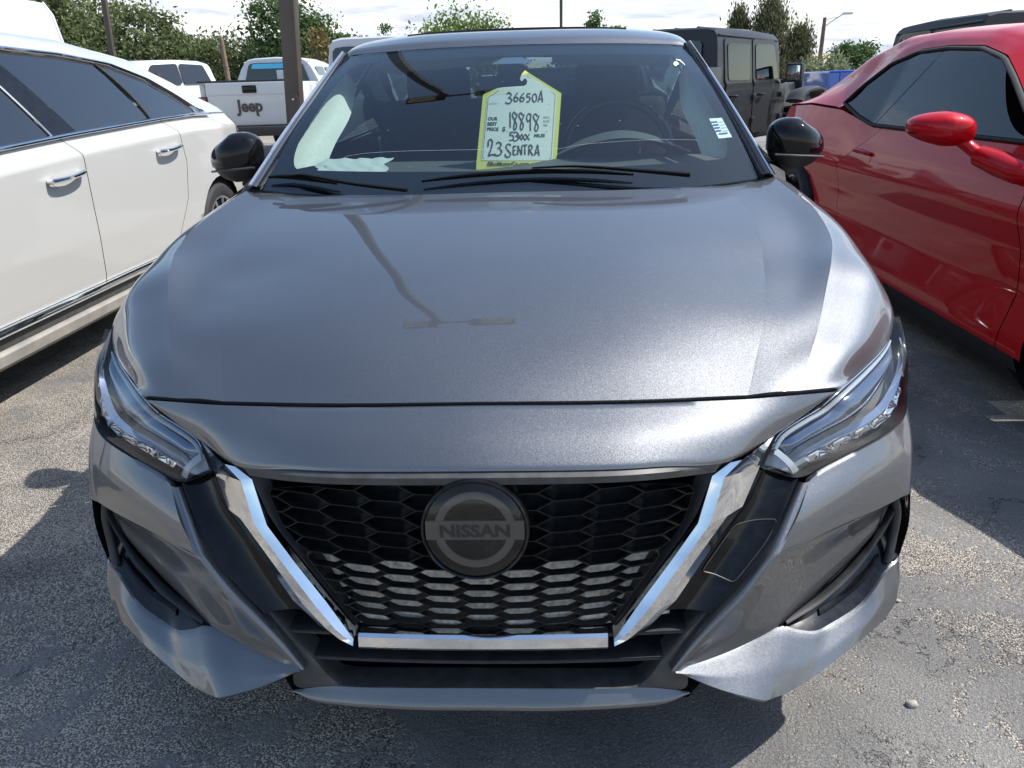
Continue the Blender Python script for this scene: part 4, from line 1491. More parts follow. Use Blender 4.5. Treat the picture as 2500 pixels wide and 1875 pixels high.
# ------------------------------------------------------------------ price tag hanging in the windshield
GLY = {
    '3': [[(.1, .88), (.45, 1.0), (.8, .82), (.55, .58), (.35, .54), (.62, .5), (.88, .28), (.55, .02), (.1, .0), (-.12, .12)]],
    '6': [[(.85, 1.0), (.45, .72), (.15, .3), (.35, .02), (.75, .08), (.85, .35), (.55, .5), (.25, .32)]],
    '5': [[(.25, .95), (.2, .6), (.55, .62), (.8, .38), (.6, .06), (.1, .0)], [(.2, .95), (.9, .98)]],
    '0': [[(.6, .98), (.2, .75), (.15, .3), (.45, .0), (.8, .2), (.85, .7), (.55, .98), (.4, .9)]],
    'A': [[(.05, .0), (.3, .55), (.6, 1.15)], [(.6, 1.15), (.72, .5), (.85, -.05)], [(.15, .28), (.95, .30)]],
    '1': [[(.45, 1.0), (.48, .5), (.5, .0)]],
    '8': [[(.75, .85), (.4, 1.0), (.12, .82), (.45, .55), (.85, .25), (.62, -.05), (.35, .05), (.5, .4), (.85, .75), (.95, .9)]],
    '9': [[(.85, .85), (.5, .98), (.15, .75), (.35, .5), (.75, .65), (.85, .9)], [(.85, .95), (.75, .4), (.8, -.08)]],
    'x': [[(.05, .9), (.5, .4), (.9, .0)], [(.95, .95), (.5, .5), (.0, .0)]],
    '2': [[(.05, .55), (.1, .9), (.4, 1.0), (.6, .85), (.45, .45), (.12, .0), (.55, .08), (.95, .02)]],
    'S': [[(.85, .9), (.45, 1.0), (.15, .78), (.45, .5), (.8, .25), (.5, .0), (.1, .08), (.05, .25)]],
    'E': [[(.9, .98), (.15, .95)], [(.2, .98), (.2, .5), (.2, .02)], [(.2, .5), (.7, .52)], [(.2, .02), (.9, .04)]],
    'N': [[(.1, .0), (.15, .5), (.15, 1.0)], [(.15, 1.0), (.5, .5), (.85, .0)], [(.85, .0), (.88, .5), (.95, 1.0)]],
    'T': [[(.0, .98), (.95, 1.0)], [(.5, 1.0), (.48, .5), (.5, .0)]],
    'R': [[(.15, .0), (.18, .5), (.2, .98)], [(.2, .98), (.7, .95), (.75, .65), (.25, .5)], [(.3, .5), (.6, .25), (.95, -.05)]],
}


def build_tag():
    T = thing('price_tag', 'white price tag with yellow border and handwritten figures, hanging inside the grey sedan windshield', 'price tag', (.02, 1.53, 1.06))
    c = dict(bl=np.array((-.112, 1.440, 1.054)), br=np.array((.141, 1.540, 1.040)), tl=np.array((-.088, 1.520, 1.258)), tr=np.array((.160, 1.620, 1.249)))

    def fr(x, y, l=0.0):           # tag sheet coordinates: x right 0..1065, y up 0..925
        u, v = x / 1065.0, y / 925.0
        p = (c['bl'] * (1 - u) + c['br'] * u) * (1 - v) + (c['tl'] * (1 - u) + c['tr'] * u) * v
        p = p + np.array([0, -.012 * math.sin(math.pi * min(1, max(0, u))), 0])
        return p + np.array([0, -.96, .27]) * l

    def sh(x, y):                  # from the sketch grid to sheet coordinates
        v = 1365.0 - y
        return ((x - 355 - v / 925 * 85) * 1065.0 / (1065 - v / 925 * 20), v)

    hook = [(985, 332), (1015, 308), (1024, 270), (1005, 236), (978, 236), (966, 258), (946, 272), (926, 238), (946, 178)]
    outer = [(352, 1500), (355, 1370), (440, 450), (620, 365), (700, 352)] + hook + [(990, 125), (1485, 430), (1420, 1360), (1416, 1490)]
    inner = [(418, 1322), (500, 470), (640, 366), (702, 353)] + [(p[0] - 1, p[1] + 1) for p in hook[:-1]] + [(940, 200), (1000, 172), (1424, 440), (1362, 1328)]

    def plate(name, pts, mat, lift):
        # curved sheet: triangulated outline, subdivided across
        bm = bmesh.new()
        vs = [bm.verts.new((*sh(*p), 0)) for p in pts]
        f = bm.faces.new(vs)
        bmesh.ops.triangulate(bm, faces=[f])
        for _ in range(3):
            bmesh.ops.subdivide_edges(bm, edges=[e for e in bm.edges if e.calc_length() > 150], cuts=1)
            bmesh.ops.triangulate(bm, faces=bm.faces[:])
        for v in bm.verts:
            v.co = Vector(fr(v.co.x, v.co.y, lift))
        return bm_obj(name, bm, mat, T, smooth=False)

    plate('yellow_border', outer, 'tag_yellow', 0)
    plate('white_face', inner, 'card', .0012)
    box_line = [(438, 1295), (512, 486), (650, 395)], [(1008, 196), (1402, 446), (1345, 1306), (438, 1295)]
    ribbon('frame_line', [[sh(*p) for p in b] for b in ([box_line[0][0], box_line[0][1]], [box_line[0][1], box_line[0][2]], [box_line[1][0], box_line[1][1]], [box_line[1][1], box_line[1][2]], [box_line[1][2], box_line[1][3]])], fr, 5, 'ink_soft', T, .002)
    ribbon('rule_line', [[sh(520, 578), sh(1325, 578)], [sh(745, 936), sh(1300, 942)]], fr, 4, 'ink_soft', T, .002)

    def hand(word, boxes, w=17):
        st = []
        for ch, (x0, y0, x1, y1) in zip(word, boxes):
            for s in GLY[ch]:
                st.append([sh(x0 + (x1 - x0) * a, y1 - (y1 - y0) * b) for a, b in s])
        ribbon('handwriting', st, fr, w, 'ink', T, .0024)

    hand('36650A', [(745, 425, 830, 565), (835, 425, 912, 540), (915, 430, 992, 540), (1005, 435, 1075, 545), (1080, 435, 1160, 545), (1165, 415, 1240, 545)])
    hand('18898', [(765, 680, 835, 890), (820, 680, 895, 905), (905, 690, 985, 905), (1005, 695, 1085, 915), (1095, 705, 1185, 925)])
    hand('53xxx', [(780, 945, 860, 1055), (845, 945, 915, 1060), (900, 965, 960, 1050), (945, 965, 1005, 1055), (1000, 965, 1060, 1055)], 15)
    hand('23', [(505, 1045, 605, 1260), (605, 1080, 700, 1255)], 19)
    hand('SENTRA', [(730, 1105, 825, 1280), (830, 1130, 885, 1250), (890, 1125, 960, 1250), (960, 1120, 1030, 1250), (1035, 1120, 1105, 1255), (1120, 1135, 1195, 1260)], 18)

    def ptxt(s, x, y, h, bold=0.0, sx=1.0):
        u, v = sh(x, y)
        text_obj('print', s, h * 1.42, fr, 'ink_soft' if not bold else 'ink', T, at=(u, v), lift=.002, bold=bold, sx=sx)

    ptxt('STOCK #', 530, 577, 18)
    ptxt('OUR', 503, 790, 42, 2.2)
    ptxt('BEST', 497, 859, 42, 2.2)
    ptxt('PRICE', 491, 928, 42, 2.2)
    ptxt('$', 690, 933, 58, 2.2)
    ptxt('INCL', 1240, 768, 30, sx=.95)
    ptxt('DOC', 1236, 820, 30, sx=.95)
    ptxt('FEE', 1236, 872, 30, sx=.95)
    ptxt('MILES', 1113, 1015, 42, 2.0)
    ptxt('ElkoMotorCo.com', 500, 1390, 48, 3.0, sx=1.05)


build_tag()
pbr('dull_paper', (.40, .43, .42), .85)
pp = thing('paper_sheet', 'crumpled white paper lying on the dashboard at the left of the sedan windshield', 'paper', (-.5, 1.36, 1.07))
nx, ny = 19, 9
V = []
r3 = random.Random(5)
for a in range(ny):
    for b in range(nx):
        V.append((-.595 + .22 * b / (nx - 1) + .012 * math.sin(a), 1.30 + .12 * a / (ny - 1) - .02 * b / nx, 1.050 + .030 * a / (ny - 1) + .002 * math.sin(b * 1.3 + a) + r3.uniform(0, .003)))
mobj('sheet', V, grid_faces(ny, nx), 'dull_paper', pp, sharp=20)


# ------------------------------------------------------------------ white sedan on the left
def white_sedan():
    XC = -3.14
    R = thing('sedan', 'pearl white sedan with chrome window trim and door handles, parked left of the grey sedan', 'car', (XC, 2.9, 0))

    def zb(y):
        return float(np.interp(y, [.6, 1.5, 2.3, 2.8, 3.8, 4.2, 4.9, 5.25], [.93, 1.03, 1.078, 1.10, 1.132, 1.138, 1.12, 1.05]))

    def fx(y, z):
        b = zb(y)
        p = np.interp(z, [.18, .22, .27, .335, .40, .60, .80, b - .085, b - .06, b], [-.085, -.055, -.045, -.030, -.012, .002, .006, .012, -.004, -.052])
        if z > b:
            p = -.052 - (z - b) * .50 - (z - b) ** 2 * .25
        e = np.interp(y, [.5, .9, 1.4, 4.55, 4.9, 5.1, 5.25], [-.42, -.10, 0, 0, -.045, -.11, -.24])
        return -2.205 + p + e

    def panel(name, ya, yb, z0, z1f, mat, n=25, m=25, cut=None, off=0.0):
        for s in (1, -1):
            V = []
            for a in range(m):
                for b in range(n):
                    f = a / (m - 1)
                    zq = z0 + (1.12 - z0) * f
                    yy0 = ya(zq) if callable(ya) else ya
                    yy1 = yb(zq) if callable(yb) else yb
                    y = yy0 + (yy1 - yy0) * b / (n - 1)
                    z = z0 + (z1f(y) - z0) * f
                    x = fx(y, z) + off
                    V.append((x if s > 0 else 2 * XC - x, y, z))
            o = mobj(name, V, grid_faces(m, n, s > 0), mat, R, sharp=70)
            if cut:
                for cc in cut:
                    arch_cut(o, cc, .385, (XC + s * .6), (XC + s * 1.3))
        return o

    gap1 = lambda z: float(np.interp(z, [.2, .37, 1.02, 1.12], [2.81, 2.81, 2.81, 2.73]))
    gap2 = lambda z: float(np.interp(z, [.2, .44, .65, .86, 1.04, 1.14], [3.62, 3.68, 3.86, 3.92, 3.88, 3.72]))
    g1b = lambda z: gap1(z) + .006
    g2b = lambda z: gap2(z) + .006
    RW, FW = (4.40, .345), (1.56, .345)
    panel('fender', .62, 1.93, .375, zb, 'white_paint', cut=[FW])
    panel('front_door', 1.936, gap1, .375, zb, 'white_paint', m=41)
    panel('rear_door', g1b, gap2, .375, zb, 'white_paint', m=41)
    panel('quarter_panel', g2b, 5.24, .375, zb, 'white_paint', cut=[RW], m=41)
    panel('door_backing', .8, 5.1, .24, lambda y: zb(y) - .01, 'seam', off=-.03, cut=[RW, FW], n=9, m=9)
    for s in (1, -1):
        mx = (lambda x: x) if s > 0 else (lambda x: 2 * XC - x)
        ys = np.linspace(1.2, 3.98, 21)

        def strip(name, prof, mat):
            V = []
            for dx, z in prof:
                for y in ys:
                    V.append((mx(fx(y, .40) + dx), y, z))
            mobj(name, V, grid_faces(len(prof), len(ys), s > 0), mat, R, sharp=25)
        strip('rocker_chrome', [(-.02, .374), (.010, .372), (.014, .362), (.014, .346), (.006, .336), (-.02, .334)], 'chrome')
        strip('rocker_cladding', [(-.03, .334), (-.020, .330), (-.020, .280), (-.03, .276)], 'grey_plastic')
        strip('rocker_sill', [(-.03, .278), (-.006, .274), (.0, .262), (-.010, .215), (-.045, .188), (-.14, .180)], 'dusty_sill')

        def zt(y):
            return float(np.interp(y, [1.75, 2.05, 2.4, 2.78, 3.24, 3.65, 3.95, 4.15, 4.32, 4.42], [1.12, 1.36, 1.47, 1.495, 1.475, 1.432, 1.35, 1.255, 1.165, 1.145]))

        def glass(name, e0, e1, mat='privacy_glass', inset=.012, off=.004):
            n, m_ = 25, 11
            V = []
            for a in range(m_):
                f = a / (m_ - 1)
                for b in range(n):
                    y0 = e0[0] + (e0[1] - e0[0]) * f
                    y1 = e1[0] + (e1[1] - e1[0]) * f
                    y = y0 + (y1 - y0) * b / (n - 1)
                    z = zb(y) + inset + (max(zt(y), zb(y) + inset + .004) - inset * .6 - zb(y) - inset) * f
                    V.append((mx(fx(y, z) + off), y, z))
            return mobj(name, V, grid_faces(m_, n, s > 0), mat, R, sharp=60)
        glass('front_window', (1.86, 2.20), (2.685, 2.545))
        glass('b_pillar', (2.69, 2.55), (2.90, 2.70), 'gloss_black', off=.006)
        glass('rear_window', (2.905, 2.705), (3.66, 3.50))
        glass('quarter_window', (3.685, 3.53), (4.395, 4.30))
        up = lambda y, z, d: (mx(fx(y, z) + d), y, z)
        tube('window_chrome_top', [up(y, zt(y) + .010, .004) for y in np.r_[np.linspace(1.78, 3.6, 30), np.linspace(3.63, 4.40, 24)]], .027, 'chrome', R, n=10, flat=.42)
        tube('window_chrome_base', [up(y, zb(y) + .002, .012) for y in np.linspace(1.8, 4.46, 40)], .024, 'chrome', R, n=10, flat=.5)
        if s > 0:
            mobj('window_chrome_corner', [up(4.24, 1.235, .007), up(4.47, 1.145, .009), up(4.30, zb(4.3) + .004, .009), up(4.27, 1.185, .008)], [(0, 1, 2, 3)], 'chrome', R)
        tube('pillar_bright', [up(2.688 - .14 * f, zb(2.65) + .01 + f * .36, .012) for f in np.linspace(0, 1, 8)], .005, 'chrome', R, n=6)
        tube('glass_divider', [up(3.672 - .155 * f + .03 * math.sin(math.pi * f), zb(3.6) + .01 + f * (zt(3.52) - zb(3.6) - .02), .008) for f in np.linspace(0, 1, 10)], .008, 'rubber', R, n=6)
        # chrome pull handles over a scooped cup
        for yh, zh in ((2.62, .925), (3.69, .965)):
            tube('door_handle', [up(yh - .135, zh - .008, .004), up(yh - .12, zh - .005, .034), up(yh, zh, .045), up(yh + .11, zh + .010, .034), up(yh + .135, zh + .012, .006)], [.014, .016, .014, .016, .014], 'chrome', R, n=8, samples=22, flat=.8)
            V, F = [], []
            nr, na = 5, 24
            for a in range(nr):
                rr_ = 1 - a / (nr - 1)
                for b in range(na):
                    t = 2 * math.pi * b / na
                    y, z = yh + .105 * rr_ * math.cos(t), zh - .012 + .042 * rr_ * math.sin(t)
                    V.append(up(y, z, .0015 + .0005 * (1 - rr_ ** 2)))
            mobj('handle_cup', V, [(a * na + b, a * na + (b + 1) % na, (a + 1) * na + (b + 1) % na, (a + 1) * na + b) for a in range(nr - 1) for b in range(na)], 'white_paint', R)
        # roof side + pillar skin
        ys2 = np.linspace(1.78, 5.02, 46)
        r0 = [up(y, (zt(y) if y < 4.42 else zb(y)) + .012, 0) for y in ys2]
        zr = lambda y: float(np.interp(y, [1.78, 2.1, 2.5, 3.03, 3.51, 4.10, 4.45, 4.71, 5.02], [1.17, 1.42, 1.555, 1.58, 1.562, 1.475, 1.37, 1.265, 1.155]))
        r1 = [(mx(np.interp(y, [1.78, 2.4, 3.6, 4.4, 5.02], [-2.34, -2.60, -2.60, -2.52, -2.42])), y, zr(y)) for y in ys2]
        r2 = [(mx(-2.85), y, zr(y) + .03) for y in ys2]
        r3_ = [(XC, y, zr(y) + .036) for y in ys2]
        G = grid_pts([r0, r1, r2, r3_], 60, 19)
        mobj('roof_side', G.reshape(-1, 3), grid_faces(19, 60, s < 0), 'white_paint', R, sharp=60)
        # tail lamp
        V = []
        for a in range(7):
            for b in range(9):
                z = .93 + .19 * a / 6
                y = 4.98 + .02 * (a / 6) - .10 * (a / 6) + (.20 + .02 * (1 - a / 6)) * b / 8
                V.append((mx(fx(min(y, 5.24), min(z, zb(min(y, 5.2)))) + .006), y, z))
        mobj('tail_lamp', V, grid_faces(7, 9, s > 0), 'red_lens', R)
        for yw in (1.56, 4.40):
            wheel(R, (mx(-2.325), yw, .345), s, r=.345, w=.22, rim_r=.245, spokes=7)
            lathe('arch_liner', [(-.30, .05), (-.30, .38), (0, .382)], 'seam', R, (mx(-2.24), yw, .345), 'X', 40, s)
    # deck, tail, nose
    for nm, rails in (('trunk_lid', [[(-2.40, 4.80, 1.125), (-2.8, 4.72, 1.19), (XC, 4.70, 1.20)], [(-2.46, 5.15, 1.07), (-2.8, 5.22, 1.11), (XC, 5.25, 1.115)], [(-2.50, 5.26, .85), (-2.8, 5.36, .85), (XC, 5.40, .85)],
                                    [(-2.46, 5.27, .45), (-2.8, 5.40, .42), (XC, 5.43, .42)]]),
                      ('hood', [[(-2.262, 1.95, 1.062), (-2.7, 1.80, 1.10), (XC, 1.72, 1.11)], [(-2.30, 1.2, 1.0), (-2.75, 1.1, 1.035), (XC, 1.05, 1.045)], [(-2.60, .66, .935), (-2.85, .50, .90), (XC, .44, .90)], [(-2.66, .60, .60), (-2.85, .42, .58), (XC, .38, .58)], [(-2.66, .62, .30), (-2.85, .44, .26), (XC, .40, .26)]]),
                      ('windscreen', [[(-2.30, 1.80, 1.08), (-2.75, 1.72, 1.10), (XC, 1.66, 1.11)], [(-2.46, 2.10, 1.36), (-2.78, 2.05, 1.40), (XC, 2.00, 1.41)], [(-2.60, 2.48, 1.55), (-2.85, 2.40, 1.585), (XC, 2.36, 1.59)]])):
        for s in (1, -1):
            rr_ = [[(p[0] if s > 0 else 2 * XC - p[0], p[1], p[2]) for p in r] for r in rails]
            sheet(nm, rr_, 13, 17, 'white_paint' if nm != 'windscreen' else 'privacy_glass', R, flip=s < 0)


white_sedan()


# ------------------------------------------------------------------ red coupe on the right
def red_coupe():
    XC = 2.84
    R = thing('coupe', 'glossy red two-door coupe with red door mirror, parked right of the grey sedan', 'car', (XC, 3.3, 0))

    def ztop(y):
        return float(np.interp(y, [.9, 1.6, 2.0, 3.4, 3.68, 3.9, 4.15, 4.7, 5.2, 5.55], [.90, .97, 1.0, .985, .985, 1.02, 1.06, 1.075, 1.05, .96]))

    def fx(y, z):
        t = ztop(y)
        x = np.interp(z, [.10, .18, .24, .30, .45, .62, .735, .765, .86, t], [1.99, 1.93, 1.905, 1.915, 1.962, 1.958, 1.930, 1.930, 1.957, 2.005])
        h = math.exp(-((y - 4.75) / .55) ** 2)
        x -= .055 * h * math.exp(-((z - .82) / .25) ** 2)
        x -= .028 * (y - 2.0)
        x += np.interp(y, [.6, .9, 1.3, 5.15, 5.4, 5.6], [.35, .12, 0, 0, .05, .16])
        if z > t:
            x += (z - t) * .46
        return float(x)

    def panel(name, ya, yb, z0, mat, n=29, m=49, cut=None, off=0.0, z1=None):
        for s in (-1, 1):
            V = []
            for a in range(m):
                f = a / (m - 1)
                for b in range(n):
                    zz = z0 + (.985 - z0) * f
                    y0 = ya(zz) if callable(ya) else ya
                    y1 = yb(zz) if callable(yb) else yb
                    y = y0 + (y1 - y0) * b / (n - 1)
                    z = z0 + ((z1 or ztop(y)) - z0) * f
                    x = fx(y, z) - off
                    V.append((x if s < 0 else 2 * XC - x, y, z))
            o = mobj(name, V, grid_faces(m, n, s < 0), mat, R, sharp=70)
            for cc in cut or ():
                arch_cut(o, cc, .385, XC + s * .6, XC + s * 1.3)

    dg = lambda z: float(np.interp(z, [.2, .33, .5, .74, .97], [3.88, 3.90, 3.95, 3.93, 3.56]))
    dgb = lambda z: dg(z) + .006
    df = lambda z: float(np.interp(z, [.2, .5, .76, 1.0], [1.96, 1.985, 2.03, 2.06]))
    dfa = lambda z: df(z) - .006
    RW, FW = (4.72, .35), (1.42, .35)
    panel('fender', .80, dfa, .235, 'red_paint', cut=[FW])
    panel('door', df, dg, .235, 'red_paint')
    panel('quarter_panel', dgb, 5.58, .235, 'red_paint', cut=[RW])
    panel('panel_backing', 1.0, 5.4, .24, 'seam', off=-.03, cut=[RW, FW], n=9, m=9)
    panel('sill_skirt', 1.83, 4.30, .085, 'black_plastic', m=9, z1=.233)
    for s in (-1, 1):
        mx = (lambda x: x) if s < 0 else (lambda x: 2 * XC - x)
        up = lambda y, z, d=0.0: (mx(fx(y, z) - d), y, z)

        def zt(y):
            return float(np.interp(y, [2.05, 2.30, 2.55, 2.72, 2.96, 3.30, 3.62, 3.85, 4.05, 4.16], [1.02, 1.115, 1.245, 1.325, 1.372, 1.385, 1.375, 1.320, 1.20, 1.10]))

        def zbm(y):
            return float(np.interp(y, [2.0, 3.4, 3.68, 3.9, 4.16], [1.005, .992, .99, 1.03, 1.095]))

        def glass(name, e0, e1):
            n, m_ = 29, 13
            V = []
            for a in range(m_):
                f = a / (m_ - 1)
                for b in range(n):
                    y0 = e0[0] + (e0[1] - e0[0]) * f
                    y1 = e1[0] + (e1[1] - e1[0]) * f
                    y = y0 + (y1 - y0) * b / (n - 1)
                    lo, hi = zbm(y) + .016, max(zbm(y) + .02, zt(y) - .012)
                    V.append(up(y, lo + (hi - lo) * f, .004))
            mobj(name, V, grid_faces(m_, n, s < 0), 'tinted_glass', R, sharp=60)
        glass('door_window', (2.13, 2.66), (3.645, 3.33))
        glass('quarter_window', (3.655, 3.34), (4.135, 3.98))
        yy = np.r_[np.linspace(2.08, 2.7, 16), np.linspace(2.75, 4.16, 34)]
        tube('window_seal', [up(y, zt(y), .004) for y in yy] + [up(y, zbm(y) + .004, .006) for y in np.linspace(4.14, 2.08, 40)], .016, 'rubber', R, n=8, flat=.6)
        # cabin inside the dark glass
        if s < 0:
            for sx, sy in ((2.35, 3.05), (3.3, 3.05)):
                box('seat', (sx, sy, .95), (.46, .16, .78), 'dark_interior', R, .07, 3, ('X', rad(-10)))
                box('headrest', (sx, sy + .08, 1.26), (.24, .1, .14), 'dark_interior', R, .04)
            box('cabin_tub', (XC, 3.1, .70), (1.4, 2.0, .35), 'dark_interior', R, .05)
            box('rear_shelf', (XC, 4.2, .98), (1.3, .7, .1), 'dark_interior', R, .03)
        # roof skin
        ys2 = np.linspace(2.10, 5.35, 54)
        zr0 = lambda y: max(zt(y) if y < 4.16 else 0, ztop(y) if y >= 4.10 else 0) + .014
        zr1 = lambda y: float(np.interp(y, [2.10, 2.45, 2.72, 3.0, 3.6, 4.0, 4.4, 4.75, 5.1, 5.35], [1.06, 1.27, 1.415, 1.462, 1.478, 1.462, 1.375, 1.24, 1.12, 1.06]))
        r0 = [up(y, zr0(y)) for y in ys2]
        r1 = [(mx(np.interp(y, [2.1, 2.7, 3.6, 4.4, 5.35], [2.16, 2.30, 2.28, 2.20, 2.10])), y, zr1(y)) for y in ys2]
        r1b = [(mx(np.interp(y, [2.1, 2.7, 3.6, 4.4, 5.35], [2.08, 2.22, 2.19, 2.10, 2.02])), y, zr0(y) * .42 + zr1(y) * .58) for y in ys2]
        r2 = [(mx(2.55), y, zr1(y) + .022) for y in ys2]
        r3_ = [(XC, y, zr1(y) + .026) for y in ys2]
        G = grid_pts([r0, r1b, r1, r2, r3_], 70, 25)
        mobj('roof_skin', G.reshape(-1, 3), grid_faces(25, 70, s > 0), 'red_paint', R, sharp=60)
        # flush pull handle with its shadowed cup
        V = []
        for a in range(7):
            for b in range(11):
                V.append(up(3.50 + .24 * b / 10, .80 + .065 * a / 6 + .012 * math.sin(math.pi * b / 10) * (1 if a > 3 else -1), .002))
        mobj('handle_cup', V, grid_faces(7, 11, s < 0), 'red_paint', R)
        tube('door_handle', [up(3.515, .848, .006), up(3.55, .855, .022), up(3.62, .860, .026), up(3.70, .858, .022), up(3.735, .850, .006)], [.012, .016, .017, .016, .012], 'red_paint', R, n=8, samples=16, flat=.8)
        MR = bpy.data.objects.new('door_mirror', None); COL.objects.link(MR); MR.parent = R
        cxm = mx(1.765)
        V, F = [], []
        n, m_ = 32, 18
        for a in range(m_ + 1):
            t = -math.pi / 2 + math.pi * a / m_
            for b in range(n):
                an = 2 * math.pi * b / n
                sp_ = lambda q: math.copysign(abs(q) ** .72, q)
                x = sp_(math.cos(t)) * sp_(math.cos(an))
                z = sp_(math.cos(t)) * sp_(math.sin(an))
                yv = sp_(math.sin(t))
                k = 1 - .30 * max(0, s * x) - .12 * max(0, -yv)          # tapers outwards
                V.append((cxm + .126 * x, 2.40 + .085 * yv + .05 * max(0, s * x), 1.055 + .070 * z * k + .010 * (s * x)))
        for a in range(m_):
            for b in range(n):
                F.append((a * n + b, a * n + (b + 1) % n, (a + 1) * n + (b + 1) % n, (a + 1) * n + b))
        mobj('mirror_housing', V, F, 'red_paint', MR)
        lathe_ = [(cxm + .128 * math.cos(a) * .96, 2.40 - .079 * abs(math.sin(a)) ** .8 + .05 * max(0, s * math.cos(a)), 1.030 + .010 * s * math.cos(a)) for a in np.linspace(0, math.pi, 24)]
        tube('housing_seam', lathe_, .0022, 'seam', MR, n=5)
        tube('mirror_stalk', [(mx(1.82), 2.40, 1.03), (mx(1.865), 2.36, .985), (mx(1.905), 2.32, .945)], [.040, .034, .036], 'red_paint', MR, n=14, samples=10, flat=.75)
        tube('stalk_gasket', [(mx(1.895), 2.325, .952), (mx(1.902), 2.318, .946)], .043, 'rubber', MR, n=18, flat=.78)
        tube('mirror_foot', [(mx(1.90), 2.32, .948), (mx(1.935), 2.22, .925), (mx(1.955), 2.10, .905), (mx(1.97), 2.02, .895)], [.050, .060, .056, .02], 'red_paint', MR, n=18, samples=16, flat=.85)
        for yw in (1.42, 4.72):
            wheel(R, (mx(2.03 - .028 * (yw - 2)), yw, .35), s, r=.35, w=.24, rim_r=.255, mat='dark_chrome')
            lathe('arch_liner', [(-.30, .05), (-.30, .38), (0, .382)], 'seam', R, (mx(1.96 - .028 * (yw - 2)), yw, .35), 'X', 40, s)
        # wrap-round tail lamp
        V = []
        for a in range(5):
            for b in range(7):
                V.append(up(5.40 + .17 * b / 6, .74 + .14 * a / 4, .006))
        mobj('tail_lamp', V, grid_faces(5, 7, s < 0), 'red_lens', R)
        for nm, mat, rails in (('deck_lid', 'red_paint', [[up(5.0, 1.07), (mx(2.3), 4.95, 1.10), (XC, 4.95, 1.11)], [up(5.5, 1.0), (mx(2.3), 5.55, 1.04), (XC, 5.58, 1.05)], [up(5.58, .80), (mx(2.3), 5.68, .80), (XC, 5.70, .80)], [up(5.58, .35), (mx(2.3), 5.70, .32), (XC, 5.72, .32)]]),
                               ('hood', 'red_paint', [[(mx(2.06), 2.0, 1.0), (mx(2.4), 1.9, 1.04), (XC, 1.86, 1.05)], [(mx(2.06), 1.3, .94), (mx(2.4), 1.25, .97), (XC, 1.2, .98)], [(mx(2.25), .75, .84), (mx(2.5), .66, .85), (XC, .64, .85)], [(mx(2.25), .75, .3), (mx(2.5), .66, .28), (XC, .62, .28)]]),
                               ('windscreen', 'tinted_glass', [[(mx(2.10), 2.08, 1.04), (mx(2.4), 1.94, 1.05), (XC, 1.90, 1.05)], [(mx(2.32), 2.74, 1.43), (mx(2.55), 2.66, 1.46), (XC, 2.64, 1.465)]])):
            sheet(nm, rails, 13, 17, mat, R, flip=s > 0)


red_coupe()
# ------------------------------------------------------------------ boxy off-roaders and pickups behind
def place(root, loc, yaw):
    root.location = loc
    root.rotation_euler = (0, 0, yaw)


def quad_on(name, corners, mat, parent, thick=.02, bev=0.0):
    """thin plate on four corners, thickness along its normal"""
    c = [Vector(p) for p in corners]
    n = (c[1] - c[0]).cross(c[2] - c[1]).normalized()
    pts = []
    # rounded corners
    r = .10
    for q in range(4):
        a, b, d = c[q - 1], c[q], c[(q + 1) % 4]
        for t in (0, .5, 1):
            p0, p2 = b + (a - b) * r, b + (d - b) * r
            pts.append((1 - t) ** 2 * p0 + 2 * t * (1 - t) * b + t * t * p2)
    return poly_plate(name, [p + n * thick for p in pts], -n * (thick + .004), mat, parent)


